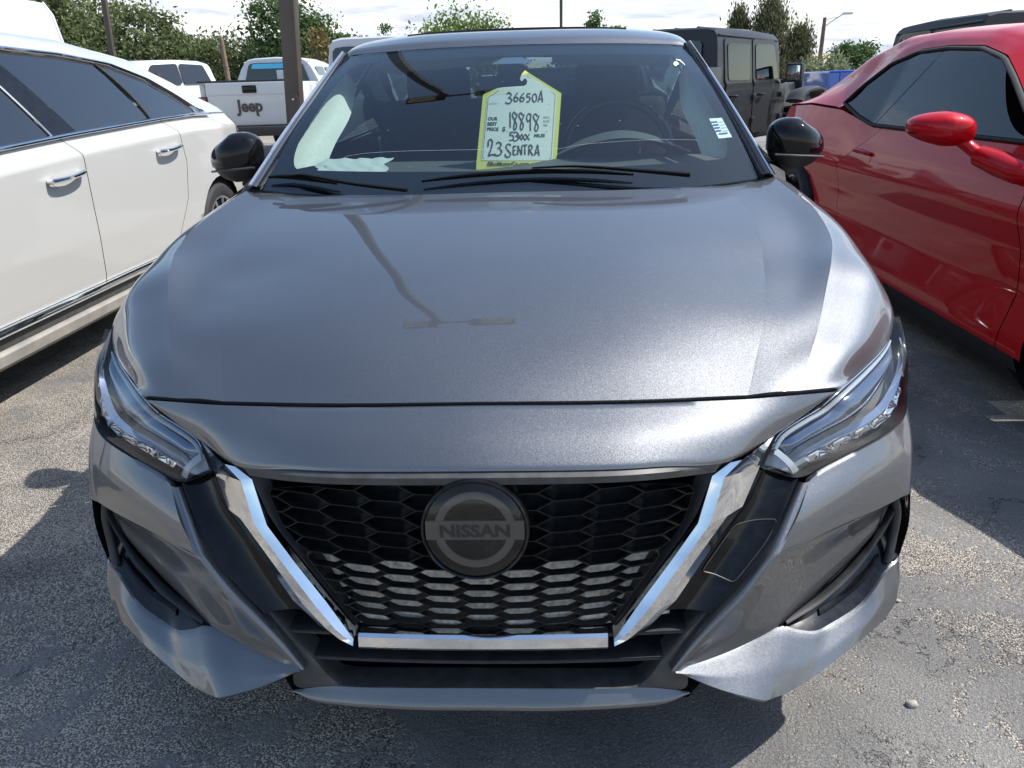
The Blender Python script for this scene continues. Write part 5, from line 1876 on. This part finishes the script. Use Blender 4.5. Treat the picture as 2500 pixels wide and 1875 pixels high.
def offroader(name, label, paint, top, loc, yaw, pickup=False, letters=None, glass='tinted_glass', dark_flare=True, group=None, banner=False, round_cab=False, wide_glass=False):
    """upright four-door body; rear face at y = 0, nose towards +y; pickup adds a bed behind the cab"""
    R = thing(name, label, 'pickup truck' if pickup else 'off-roader', (0, 0, 0), group)
    c0 = 1.75 if pickup else 0.0             # rear wall of the cab
    hw = .80
    if pickup:
        for s in (1, -1):
            box('bed_side', (s * .80, .90, .98), (.10, 1.75, .76), paint, R, .025)
            box('bed_flare', (s * .93, .95, .90), (.22, 1.15, .12), 'black_plastic', R, .03)
        box('bed_floor', (0, .9, .66), (1.5, 1.7, .06), 'black_plastic', R, .01)
        box('tailgate', (0, -.01, 1.02), (1.44, .09, .70), paint, R, .022, 3)
        box('tailgate_cap', (0, .0, 1.385), (1.70, .10, .03), 'black_plastic', R, .01)
        box('gate_handle', (.02, -.062, 1.255), (.24, .03, .12), 'gloss_black', R, .02)
        tube('gate_crease', [(-.70, -.058, 1.17), (.70, -.058, 1.17)], .008, paint, R, n=6)
        for s in (1, -1):
            L = bpy.data.objects.new('tail_lamp', None); COL.objects.link(L); L.parent = R
            box('lamp_body', (s * .79, -.015, 1.0), (.17, .10, .30), 'gloss_black', L, .02)
            for dz, mm in ((.11, 'red_lens'), (0, 'paper'), (-.11, 'red_lens')):
                box('lamp_cell', (s * .785, -.062, 1.0 + dz), (.10 if mm == 'red_lens' else .06, .02, .06), mm, L, .008)
        box('rear_bumper', (0, -.10, .58), (1.75, .20, .16), 'black_plastic', R, .04)
        for s in (1, -1):
            box('bumper_reflector', (s * .66, -.205, .60), (.10, .01, .05), 'red_lens', R, .003)
            tube('gate_edge', [(s * .725, -.052, .70), (s * .725, -.052, 1.36)], .006, 'seam', R, n=5)
        if letters:
            text_obj('lettering', letters, .27, lambda u, v, l=0: (u, -.060 - l, v), 'bronze_pole', R, at=(-.01, .90), align='CENTER', bold=.009, sx=.92, depth=.006)
            tube('lock', [(.12, -.075, .83), (.12, -.055, .83)], .012, 'black_plastic', R, n=10)
    # tub
    yb0, yb1 = c0, c0 + 2.25
    bm = bmesh.new()
    bev_box(bm, (0, (yb0 + yb1) / 2, .82), (2 * hw, yb1 - yb0, .70), .05, 3)
    bm_obj('body_tub', bm, paint, R)
    # hard top with slightly leaning sides: rails bottom to top
    zt = 1.80
    prof = [(.795, 1.15), (.785, 1.30), (.755, 1.60), (.735, 1.72), (.700, 1.775), (.60, 1.80), (0, 1.812)] if not round_cab else [(.80, 1.15), (.79, 1.35), (.66, 1.62), (.59, 1.72), (.52, 1.765), (.40, 1.785), (0, 1.80)]
    st = [(yb0 + .02, 0.0, -.02), (yb0 + .06, 0.0, 0), (yb0 + 1.2, 0, 0), (yb1 - .38, 0, -.03), (yb1 - .28, 0, -.06)]
    V, F = [], []
    P = [(x, z) for x, z in prof] + [(-x, z) for x, z in prof[:-1][::-1]]
    n = len(P)
    for y, _, dz in st:
        for x, z in P:
            lean = (z - 1.15) * (.10 if y < yb0 + .1 else 0)
            V.append((x, y + lean + (.0 if y < yb1 - .4 else .0), z + dz * (z - 1.15) / .65))
    for a in range(len(st) - 1):
        for b in range(n - 1):
            F.append((a * n + b, a * n + b + 1, (a + 1) * n + b + 1, (a + 1) * n + b))
    F.append(tuple(range(n)))
    mobj('hard_top', V, F, top, R, sharp=32)
    # rain gutter ribs on the roof
    for x in (-.45, -.15, .15, .45) if not round_cab else ():
        tube('roof_rib', [(x, yb0 + .15, 1.808), (x, yb1 - .5, 1.79)], .022, top, R, n=8, flat=.5)
    for s in (1, -1):
        xs = lambda z: s * (float(np.interp(z, [1.15, 1.30, 1.60, 1.72], [.795, .785, .755, .735] if not round_cab else [.80, .79, .675, .59])) + .006)
        tube('gutter', [(s * (.745 if not round_cab else .60), yb0 + .1, 1.715), (s * (.745 if not round_cab else .60), yb1 - .33, 1.675)], .012, top, R, n=6)
        for nm, y0, y1 in (('rear_door', yb0 + .22, yb0 + 1.02), ('front_door', yb0 + 1.05, yb0 + 1.95)):
            DR = bpy.data.objects.new(nm, None); COL.objects.link(DR); DR.parent = R
            quad_on('door_skin', [(s * .803, y0, .55), (s * .803, y1, .55), (s * .803, y1, 1.17), (s * .803, y0, 1.17)][::s], paint, DR, .022)
            ye = y1 - (.14 if nm == 'front_door' else 0.0)
            quad_on('window_frame', [(xs(1.16), y0, 1.16), (xs(1.16), y1, 1.16), (xs(1.68), ye, 1.67), (xs(1.68), y0 + .01, 1.68)][::s], paint, DR, .012)
            quad_on('window_glass', [(xs(1.20), y0 + .08, 1.20), (xs(1.20), y1 - .08, 1.20), (xs(1.62), ye - .07, 1.62), (xs(1.62), y0 + .08, 1.62)][::s], glass, DR, .018)
            tube('handle', [(s * .83, y0 + .10, 1.02), (s * .865, y0 + .13, 1.025), (s * .865, y0 + .24, 1.025), (s * .83, y0 + .27, 1.02)], .016, 'gloss_black', DR, n=8, samples=10)
            for zz in (.72, 1.0):
                box('hinge', (s * .835, y1 + .01, zz), (.05, .09, .07), paint, DR, .012)
        MR = bpy.data.objects.new('door_mirror', None); COL.objects.link(MR); MR.parent = R
        box('mirror_housing', (s * 1.02, yb0 + 1.93, 1.27), (.22, .11, .24), 'black_plastic', MR, .03)
        box('mirror_glass', (s * 1.02, yb0 + 1.868, 1.27), (.17, .01, .18), 'chrome', MR, .004)
        tube('mirror_arm', [(s * .84, yb0 + 1.92, 1.16), (s * .96, yb0 + 1.93, 1.20)], .03, 'black_plastic', MR, n=8)
        # front clip
        fl = [(s * .93, yb1 - .02, .90), (s * .93, yb1 + .20, 1.02), (s * .93, yb1 + .80, 1.04), (s * .93, yb1 + 1.02, .90)]
        tube('front_flare', fl, .13, 'black_plastic' if dark_flare else paint, R, n=8, samples=16, flat=.28)
        tube('rear_flare', [(s * .90, yb0 - (.0 if pickup else -.05), .78), (s * .90, yb0 + .15 if not pickup else .45, .92), (s * .90, yb0 + .6 if not pickup else 1.2, .92), (s * .90, yb0 + .8 if not pickup else 1.5, .75)], .11, 'black_plastic', R, n=8, samples=14, flat=.28)
        for yw in ((.95 if pickup else .42), yb1 + .55):
            wheel(R, (s * .82, yw, .40), s, r=.40, w=.25, rim_r=.23, double=False, mat='dark_chrome')
    bm = bmesh.new()
    bev_box(bm, (0, yb1 + .45, .98), (1.25, 1.15, .40), .07, 3, taper=(.86, .98))
    bm_obj('hood', bm, paint, R)
    box('grille_panel', (0, yb1 + 1.06, .92), (1.30, .08, .46), paint, R, .03)
    box('front_bumper', (0, yb1 + 1.25, .60), (1.6, .22, .18), 'black_plastic', R, .04)
    quad_on('windscreen', [(.68, yb1 - .05, 1.18), (-.68, yb1 - .05, 1.18), (-.62, yb1 - .28, 1.68), (.62, yb1 - .28, 1.68)], glass, R, .012)
    # rear glass of the hard top
    gx = (.73, .69) if wide_glass else ((.58, .56) if not round_cab else (.66, .50))
    quad_on('rear_glass', [(-gx[0], yb0 + .018, 1.22), (gx[0], yb0 + .018, 1.22), (gx[1], yb0 + .060, 1.70 if round_cab or wide_glass else 1.66), (-gx[1], yb0 + .060, 1.70 if round_cab or wide_glass else 1.66)], glass, R, .014)
    if banner:
        quad_on('window_banner', [(-.46, yb0 + .030, 1.60), (.46, yb0 + .030, 1.60), (.43, yb0 + .038, 1.685), (-.43, yb0 + .038, 1.685)], 'banner_cyan', R, .014)
        box('window_card', (.12, yb0 + .022, 1.46), (.22, .01, .22), 'card', R, .002)
        tube('roof_antenna', [(-.38, yb0 + .25, 1.78), (-.36, yb0 + .16, 1.86)], [.03, .012], 'black_plastic', R, n=6)
    if not pickup:
        SP = bpy.data.objects.new('spare_wheel', None); COL.objects.link(SP); SP.parent = R
        lathe('spare_tyre', [(-.30, .02), (-.30, .24), (-.285, .36), (-.25, .40), (-.12, .40), (-.08, .35), (-.06, .05)], 'rubber', SP, (.05, 0, .98), 'Y', 40)
        for s in (1, -1):
            box('tail_lamp', (s * .74, -.02, .95), (.13, .08, .22), 'red_lens', R, .02)
        box('rear_bumper', (0, -.12, .58), (1.6, .2, .16), 'black_plastic', R, .03)
    box('seat_row', (0, yb0 + 1.1, 1.15), (1.35, .15, .6), 'dark_interior', R, .06)
    place(R, loc, yaw)
    return R


offroader('pickup', 'white pickup seen from behind, large dark lettering on its tailgate', 'truck_white', 'truck_white', (-5.06, 12.85, 0), rad(3), pickup=True, letters='Jeep', banner=True, round_cab=True, glass='privacy_glass')
offroader('pickup', 'dark grey pickup cab behind the grey sedan roof, black square mirror', 'dark_grey_paint', 'dark_grey_paint', (1.98 - .72 * math.cos(rad(-36)) - 1.75 * math.sin(rad(36)), 8.90 + .72 * math.sin(rad(36)) - 1.75 * math.cos(rad(36)), 0), rad(-36), pickup=True)
offroader('off_roader', 'white hard-top off-roader with wide dark rear window, behind the grey sedan windshield pillar', 'truck_white', 'truck_white', (-1.78, 8.75, 0), rad(2), glass='privacy_glass', wide_glass=True)
offroader('off_roader', 'off-roader with a black hard top showing above the red coupe roof', 'gloss_black', 'black_plastic', (5.25, 7.75, 0), rad(4))
TR = thing('trailer', 'low blue box trailer far behind the red coupe, beside the street lamp', 'trailer', (8.6, 24.0, 0))
box('box_side', (8.75, 24.0, .78), (2.0, 3.0, .92), 'blue_paint', TR, .05, 3)
for x in (8.05, 8.75, 9.45):
    tube('panel_seam', [(x, 22.49, .34), (x, 22.49, 1.22)], .012, 'ink_blue', TR, n=6)
tube('top_rail', [(7.76, 22.5, 1.235), (9.74, 22.5, 1.235)], .03, 'blue_paint', TR, n=8)
box('tail_lamp', (7.70, 22.46, .62), (.14, .06, .20), 'red_lens', TR, .02)
box('mudguard', (7.66, 23.4, .50), (.22, .9, .12), 'black_plastic', TR, .03)
for s in (1, -1):
    wheel(TR, (8.75 + s * .98, 24.0, .33), s, r=.33, w=.2, rim_r=.19, double=False)


def crew_truck(name, label, loc, yaw):
    """rounded full-size pickup cab, nose at +y"""
    R = thing(name, label, 'pickup truck')
    # body sections along y: (y, half width, z bottom, z belt, roof half width, roof z)
    st = [(-2.6, .98, .55, 1.33, .90, 1.34), (-.10, .99, .55, 1.35, .92, 1.36), (-.05, .99, .55, 1.37, .78, 1.86), (.25, .99, .5, 1.37, .80, 1.93), (1.0, .99, .5, 1.36, .81, 1.955), (1.75, .99, .5, 1.34, .79, 1.93), (2.0, .99, .5, 1.33, .77, 1.87), (2.62, .98, .5, 1.30, .85, 1.33), (3.6, .96, .5, 1.22, .80, 1.26), (3.85, .93, .45, 1.05, .75, 1.10)]
    V, F = [], []
    for y, w, z0, zb_, rw, zr in st:
        for x, z in ((w * .96, z0), (w, z0 + .25), (w, zb_ - .06), (w * .965, zb_), (rw + .03, zr - .07), (rw - .05, zr), (0, zr + .02), (-rw + .05, zr), (-rw - .03, zr - .07), (-w * .965, zb_), (-w, zb_ - .06), (-w, z0 + .25), (-w * .96, z0)):
            V.append((x, y, z))
    n = 13
    for a in range(len(st) - 1):
        for b in range(n - 1):
            F.append((a * n + b, (a + 1) * n + b, (a + 1) * n + b + 1, a * n + b + 1))
    F.append(tuple(range(n)))
    F.append(tuple((len(st) - 1) * n + b for b in range(n))[::-1])
    mobj('body', V, F, 'truck_white', R, sharp=40)
    quad_on('windscreen', [(-.80, 2.52, 1.40), (-.68, 2.06, 1.84), (.68, 2.06, 1.84), (.80, 2.52, 1.40)], 'privacy_glass', R, .03)
    quad_on('window_banner', [(-.62, 2.20, 1.735), (-.58, 2.10, 1.83), (.58, 2.10, 1.83), (.62, 2.20, 1.735)], 'banner_cyan', R, .04)
    for s in (1, -1):
        quad_on('front_window', [(s * .975, 1.02, 1.39), (s * .965, 2.10, 1.38), (s * .845, 1.78, 1.83), (s * .86, 1.02, 1.86)][::s], 'privacy_glass', R, .02)
        quad_on('rear_window', [(s * .975, .10, 1.40), (s * .975, .96, 1.39), (s * .86, .96, 1.86), (s * .85, .22, 1.83)][::s], 'privacy_glass', R, .02)
        MR = bpy.data.objects.new('door_mirror', None); COL.objects.link(MR); MR.parent = R
        box('mirror_housing', (s * 1.22, 1.95, 1.50), (.26, .16, .30), 'black_plastic', MR, .04)
        box('mirror_cap', (s * 1.22, 2.04, 1.57), (.22, .03, .08), 'chrome', MR, .01)
        tube('mirror_arm', [(s * .97, 1.95, 1.38), (s * 1.12, 1.95, 1.40)], .05, 'black_plastic', MR, n=8)
        for y in (.30, 1.25):
            box('door_handle', (s * 1.0, y, 1.20), (.04, .2, .06), 'black_plastic', R, .015)
        for yw in (-1.4, 3.0):
            wheel(R, (s * .86, yw, .40), s, r=.40, w=.26, rim_r=.25, double=False)
    for x in (-.35, 0, .35):
        box('roof_marker', (x, 1.62, 1.962), (.09, .06, .02), 'black_plastic', R, .008)
    box('grille', (0, 3.86, .90), (1.3, .06, .38), 'black_plastic', R, .03)
    place(R, loc, yaw)


crew_truck('pickup', 'white crew-cab pickup in front of the hedge, cyan banner across its windshield', (-9.55, 20.6, 0), rad(155))


# tall van at the left edge
def van():
    R = thing('van', 'tall white cargo van rising behind the white sedan at the left edge', 'van', (-8.5, 9.3, 0))
    XV = -8.50
    prof = [(.95, .45), (1.0, .9), (.99, 1.4), (.93, 2.0), (.86, 2.40), (.75, 2.58), (.4, 2.66), (0, 2.68)]
    P = prof + [(-x, z) for x, z in prof[:-1][::-1]]
    ys = [6.62, 6.68, 8.5, 11.9, 12.0]
    V, F = [], []
    n = len(P)
    for q, y in enumerate(ys):
        for x, z in P:
            k = .965 if q in (0, 4) else 1
            V.append((XV + x * k, y, z))
    for a in range(len(ys) - 1):
        for b in range(n - 1):
            F.append((a * n + b, a * n + b + 1, (a + 1) * n + b + 1, (a + 1) * n + b))
    F.append(tuple(range(n)))
    F.append(tuple((len(ys) - 1) * n + b for b in range(n))[::-1])
    mobj('body', V, F, 'truck_white', R, sharp=30)
    tube('rear_edge_trim', [(XV + x * .985, 11.96, z) for x, z in prof[:6]], .03, 'truck_white', R, n=8)
    box('rear_door', (XV - .43, 6.605, 1.45), (.80, .03, 1.75), 'truck_white', R, .02)
    box('rear_door', (XV + .42, 6.605, 1.45), (.80, .03, 1.75), 'truck_white', R, .02)
    box('rear_bumper', (XV, 6.55, .5), (1.9, .16, .16), 'black_plastic', R, .03)
    for s in (1, -1):
        for yw in (7.6, 11.0):
            wheel(R, (XV + s * .86, yw, .35), s, r=.35, w=.22, rim_r=.2, double=False)


van()


# ------------------------------------------------------------------ lamp posts
def square_pole(name, label, x, y, h, w, heads, lean=(0, 0), cat='lamp post', arm=0.0):
    R = thing(name, label, cat, (x, y, 0), 'square lamp posts around the lot')
    P = [(-w / 2, -w / 2), (w / 2, -w / 2), (w / 2, w / 2), (-w / 2, w / 2)]
    bm = bmesh.new()
    bev_box(bm, (x, y, h / 2), (w, w, h), w * .10, 2)
    o = bm_obj('shaft', bm, 'bronze_pole', R)
    box('base_plate', (x, y, .02), (w * 2.2, w * 2.2, .03), 'bronze_pole', R, .008)
    hw = w * .98
    PL = bpy.data.objects.new('hand_hole_cover', None); COL.objects.link(PL); PL.parent = R
    pts = []
    for q in range(24):
        a = 2 * math.pi * q / 24
        pts.append((x + .045 * math.cos(a) + .012, y - w / 2 - .012, 1.10 + .045 * math.sin(a) + (.09 if math.sin(a) > 0 else -.09)))
    poly_plate('plate', pts, (0, .012, 0), 'bronze_pole', PL)
    for zz in (1.19, 1.01):
        tube('bolt', [(x + .012, y - w / 2 - .020, zz), (x + .012, y - w / 2 - .010, zz)], .009, 'satin_metal', PL, n=8)
    if heads:
        box('cross_arm', (x + arm / 2, y - .05, h + .03), (.5 + abs(arm), .07, .07), 'bronze_pole', R, .012)
        for s in (1, -1):
            L = bpy.data.objects.new('lamp_head', None); COL.objects.link(L); L.parent = R
            box('housing', (x + arm + s * .58, y - .08, h + .05), (.66, .36, .10), 'black_plastic', L, .03)
            box('lens', (x + arm + s * .64, y - .08, h - .006), (.44, .28, .02), 'lamp_lens', L, .006)
            box('lens_bar', (x + arm + s * .64, y - .08, h - .017), (.46, .018, .01), 'black_plastic', L, .002)
    if lean != (0, 0):
        R.rotation_euler = (lean[0], lean[1], 0)
    return R


square_pole('lamp_post', 'thick square bronze lamp post beside the white pickup tailgate, near the sedan mirror', -2.20, 6.0, 8.6, .130, True, (rad(0), rad(3.9)), arm=.25)
square_pole('lamp_post', 'slim dark lamp post rising above the white sedan roof, before the hedge', -12.0, 21.4, 8.5, .125, True, (0, rad(3.6)))
square_pole('lamp_post', 'thin dark pole standing up behind the middle of the grey sedan roof', .37, 36.5, 9.0, .13, True, (0, rad(.6)))
R = thing('street_lamp', 'wooden pole with a curved street lamp arm, right of the pine tree', 'street lamp', (20.26, 64.0, 0))
tube('pole', [(20.26, 64.0, -.02), (20.31, 64.0, 2.4), (20.36, 64.0, 4.9)], [.19, .17, .13], 'wood_pole', R, n=10)
tube('arm', [(20.36, 64.0, 4.25), (20.95, 64.0, 4.65), (21.7, 64.0, 5.10)], .045, 'satin_metal', R, n=6)
tube('brace', [(20.36, 64.0, 4.72), (20.95, 64.0, 4.85), (21.3, 64.0, 4.90)], .02, 'satin_metal', R, n=6)
box('lamp', (22.0, 64.0, 5.13), (.75, .3, .15), 'satin_metal', R, .05)
R = thing('utility_post', 'short weathered wooden post among the trees above the pickup cabs', 'post', (-16.2, 36, 0))
tube('post', [(-14.55, 36, 0), (-14.62, 36, 3.3)], [.12, .10], 'wood_pole', R, n=8)


# ------------------------------------------------------------------ trees
def tree(name, label, x, y, h, rx, leaf, trunk_h=.35, seed=0, n_clump=34, leaves=90, size=.20, base=0.0, squash=1.0, group='trees behind the parked vehicles', pine=False, lo=.18):
    r = np.random.default_rng(seed)
    R = thing(name, label, 'tree', (x, y, base), group)
    # limbs
    top = np.array([x, y, base + h * .82])
    tr = [np.array([x, y, base]), np.array([x + r.normal(0, .12), y, base + h * .35]), np.array([x + r.normal(0, .25), y, base + h * .6]), top]
    V, F = [], []

    def limb(path, r0, r1):
        nonlocal V, F
        P = cmr(path, 10)
        b0 = len(V)
        for i, p in enumerate(P):
            rr_ = r0 + (r1 - r0) * i / 9
            for j in range(6):
                a = j * math.pi / 3
                V.append(p + np.array([math.cos(a), math.sin(a), 0]) * rr_)
        for i in range(9):
            for j in range(6):
                F.append((b0 + i * 6 + j, b0 + i * 6 + (j + 1) % 6, b0 + (i + 1) * 6 + (j + 1) % 6, b0 + (i + 1) * 6 + j))
    limb(tr, .035 * h, .008 * h)
    C = []
    for q in range(n_clump):
        for _ in range(40):
            if pine:
                f = r.uniform(.10, 1.0)
                rad_ = rx * (1 - f) ** .75 * r.uniform(.55, 1.0) + .12
                a = r.uniform(0, 2 * math.pi)
                p = np.array([math.cos(a) * rad_, math.sin(a) * rad_, h * f])
                break
            p = np.array([r.uniform(-1, 1), r.uniform(-1, 1), r.uniform(-1, 1)])
            d = np.linalg.norm(p)
            if .35 < d < 1.0:
                p = np.array([p[0] * rx, p[1] * rx, h * (.5 + lo / 2) + p[2] * h * (.5 - lo / 2) * squash])
                break
        C.append(p + np.array([x, y, base]))
    for c in C[::2]:
        mid = np.array([x, y, base]) + (c - np.array([x, y, base])) * np.array([.35, .35, .55])
        limb([np.array([x, y, base + h * .22]), mid, c], .012 * h, .004 * h)
    mobj('trunk', V, F, 'bark', R)
    # leaf-sized faces in clumps of uneven size
    LV, LF = [], []
    for c in C:
        k = int(leaves * r.uniform(.55, 1.5))
        sg = rx * r.uniform(.13, .26)
        if pine:
            off = r.normal(0, 1, (k, 3)) * [sg * .8, sg * .8, sg * 1.25]
        else:
            off = r.normal(0, 1, (k, 3)) * [sg, sg, sg * .75]
        pts = c + off
        for p in pts:
            s = size * r.uniform(.35, 1.6)
            a = r.normal(0, 1, 3)
            a /= np.linalg.norm(a)
            if pine:
                a = np.array([a[0] * .6, a[1] * .6, abs(a[2]) + .5])
                a /= np.linalg.norm(a)
            b = np.cross(a, r.normal(0, 1, 3))
            b /= np.linalg.norm(b) + 1e-9
            w = .28 if pine else .5
            i = len(LV)
            LV += [p, p + a * s * .5 + b * s * w * .5, p + a * s, p + a * s * .5 - b * s * w * .5]
            LF.append((i, i + 1, i + 2, i + 3))
    LV = np.array(LV)
    LV[:, 2] = np.maximum(LV[:, 2], base + .02)
    mobj('crown', LV, LF, leaf, R, smooth=False)
    return R


T = [
    # name, label, x, y, h, rx, leaf, seed, clumps, leaves, size
    ('leafy_tree', 'tall olive-green bushy tree beside the white van, bare limbs showing', -25.4, 42.0, 6.9, 3.0, 'leaf_olive', 1, 70, 210, .22),
    ('leafy_tree', 'olive-green tree just right of the slim lamp post above the white sedan', -21.4, 42.0, 5.1, 2.1, 'leaf_olive', 2, 48, 190, .21),
    ('leafy_tree', 'narrow olive-green tree with a pointed top, second from the slim lamp post', -19.7, 42.6, 4.75, 1.3, 'leaf_olive', 31, 30, 170, .20),
    ('leafy_tree', 'low olive-green tree above the white crew-cab pickup roof', -17.9, 42.0, 3.75, 1.9, 'leaf_olive', 3, 42, 180, .20),
    ('leafy_tree', 'small olive-green tree in the dip left of the big dark green tree', -16.0, 44.0, 3.55, 1.5, 'leaf_olive', 4, 34, 170, .20),
    ('leafy_tree', 'tall dark green tree directly behind the thick bronze lamp post', -13.5, 42.0, 5.3, 2.1, 'leaf_green', 5, 64, 220, .21),
    ('leafy_tree', 'lower green tree at the right shoulder of the tall dark tree', -11.1, 42.5, 4.0, 1.3, 'leaf_green', 6, 36, 180, .20),
    ('dry_shrub', 'yellow-brown dry shrub between the lamp post and the white off-roader', -6.95, 24.0, 2.7, .7, 'leaf_dry', 7, 28, 160, .12),
    ('leafy_tree', 'small dark tree top just left of the bright green crown over the sedan roof', -9.6, 48.0, 4.4, .8, 'leaf_green', 8, 20, 150, .18),
    ('leafy_tree', 'broad bright green crown showing above the left half of the sedan roof', -5.1, 48.0, 4.5, 3.0, 'leaf_bright', 9, 60, 190, .21),
    ('leafy_tree', 'dark upright tree top just right of the thin pole over the sedan roof', 2.5, 48.0, 4.6, 1.0, 'leaf_green', 10, 26, 160, .19),
    ('leafy_tree', 'low green tree top left of the dark grey pickup roof', 4.1, 49.0, 4.0, 1.1, 'leaf_bright', 11, 24, 150, .19),
    ('leafy_tree', 'pale grey-green bush below the pine, left of the street lamp', 14.8, 45.0, 2.0, 1.3, 'leaf_pale', 13, 26, 160, .16),
    ('leafy_tree', 'round green tree right of the street lamp, above the blue trailer', 25.2, 71.0, 3.1, 1.9, 'leaf_green', 14, 40, 170, .26),
]
for nm, lab, x, y, h, rx, lf, sd_, nc, nl, sz in T:
    tree(nm, lab, x, y, h, rx, lf, seed=sd_, n_clump=nc, leaves=nl, size=sz)
for nm, lab, x, y, h, rx, sd_ in (('pine_tree', 'tallest dark pine behind the dark grey pickup, pointed top', 11.9, 46.0, 4.6, 1.7, 21),
                                  ('pine_tree', 'lower pine left of the tallest pine, its top just over the pickup roof', 10.3, 46.5, 4.15, 1.2, 22),
                                  ('pine_tree', 'shorter pine right of the tallest pine, reaching towards the street lamp', 13.6, 46.5, 3.1, 1.3, 23)):
    tree(nm, lab, x, y, h, rx, 'leaf_pine', seed=sd_, n_clump=90, leaves=130, size=.20, pine=True)
# far belt of foliage that reads as one mass along the horizon
r = np.random.default_rng(99)
LV, LF = [], []
for q in range(26000):
    x = r.uniform(-75, 75)
    hh = 1.9 + .8 * math.sin(x * .21) + .5 * math.sin(x * .63 + 1)
    p = np.array([x, 72 + r.uniform(-2, 2), r.uniform(0, max(.8, hh))])
    a = r.normal(0, 1, 3); a /= np.linalg.norm(a)
    b = np.cross(a, r.normal(0, 1, 3)); b /= np.linalg.norm(b)
    s = r.uniform(.3, .7)
    i = len(LV)
    LV += [p, p + a * s * .5 + b * s * .3, p + a * s, p + a * s * .5 - b * s * .3]
    LF.append((i, i + 1, i + 2, i + 3))
o = mobj('far_hedge', LV, LF, 'leaf_olive', smooth=False, kind='stuff')
tag(o, 'far belt of olive scrub along the horizon behind all vehicles', 'scrub')

# loose stones on the asphalt
pbr('pebble_grey', (.34, .32, .28), .85)
vary(M['pebble_grey'], 60, .25)
rp = random.Random(11)
for q, (x, y, s, lab) in enumerate(((.905, .255, .011, 'largest pale pebble on the sunlit asphalt, bottom right corner'), (.62, .30, .005, 'tiny pebble just ahead of the right bumper flare'),
                                     (-.93, .32, .006, 'small pebble in the shade at the lower left'), (1.02, .62, .006, 'small pebble on the asphalt right of the bumper'))):
    bm = bmesh.new()
    bmesh.ops.create_icosphere(bm, subdivisions=2, radius=s)
    for v in bm.verts:
        v.co = Vector((v.co.x * 1.25, v.co.y * .9, v.co.z * .6)) * rp.uniform(.85, 1.15)
    bmesh.ops.translate(bm, verts=bm.verts, vec=(x, y, s * .45))
    tag(bm_obj('pebble', bm, 'pebble_grey', sharp=60), lab, 'pebble', 'loose pebbles on the asphalt')
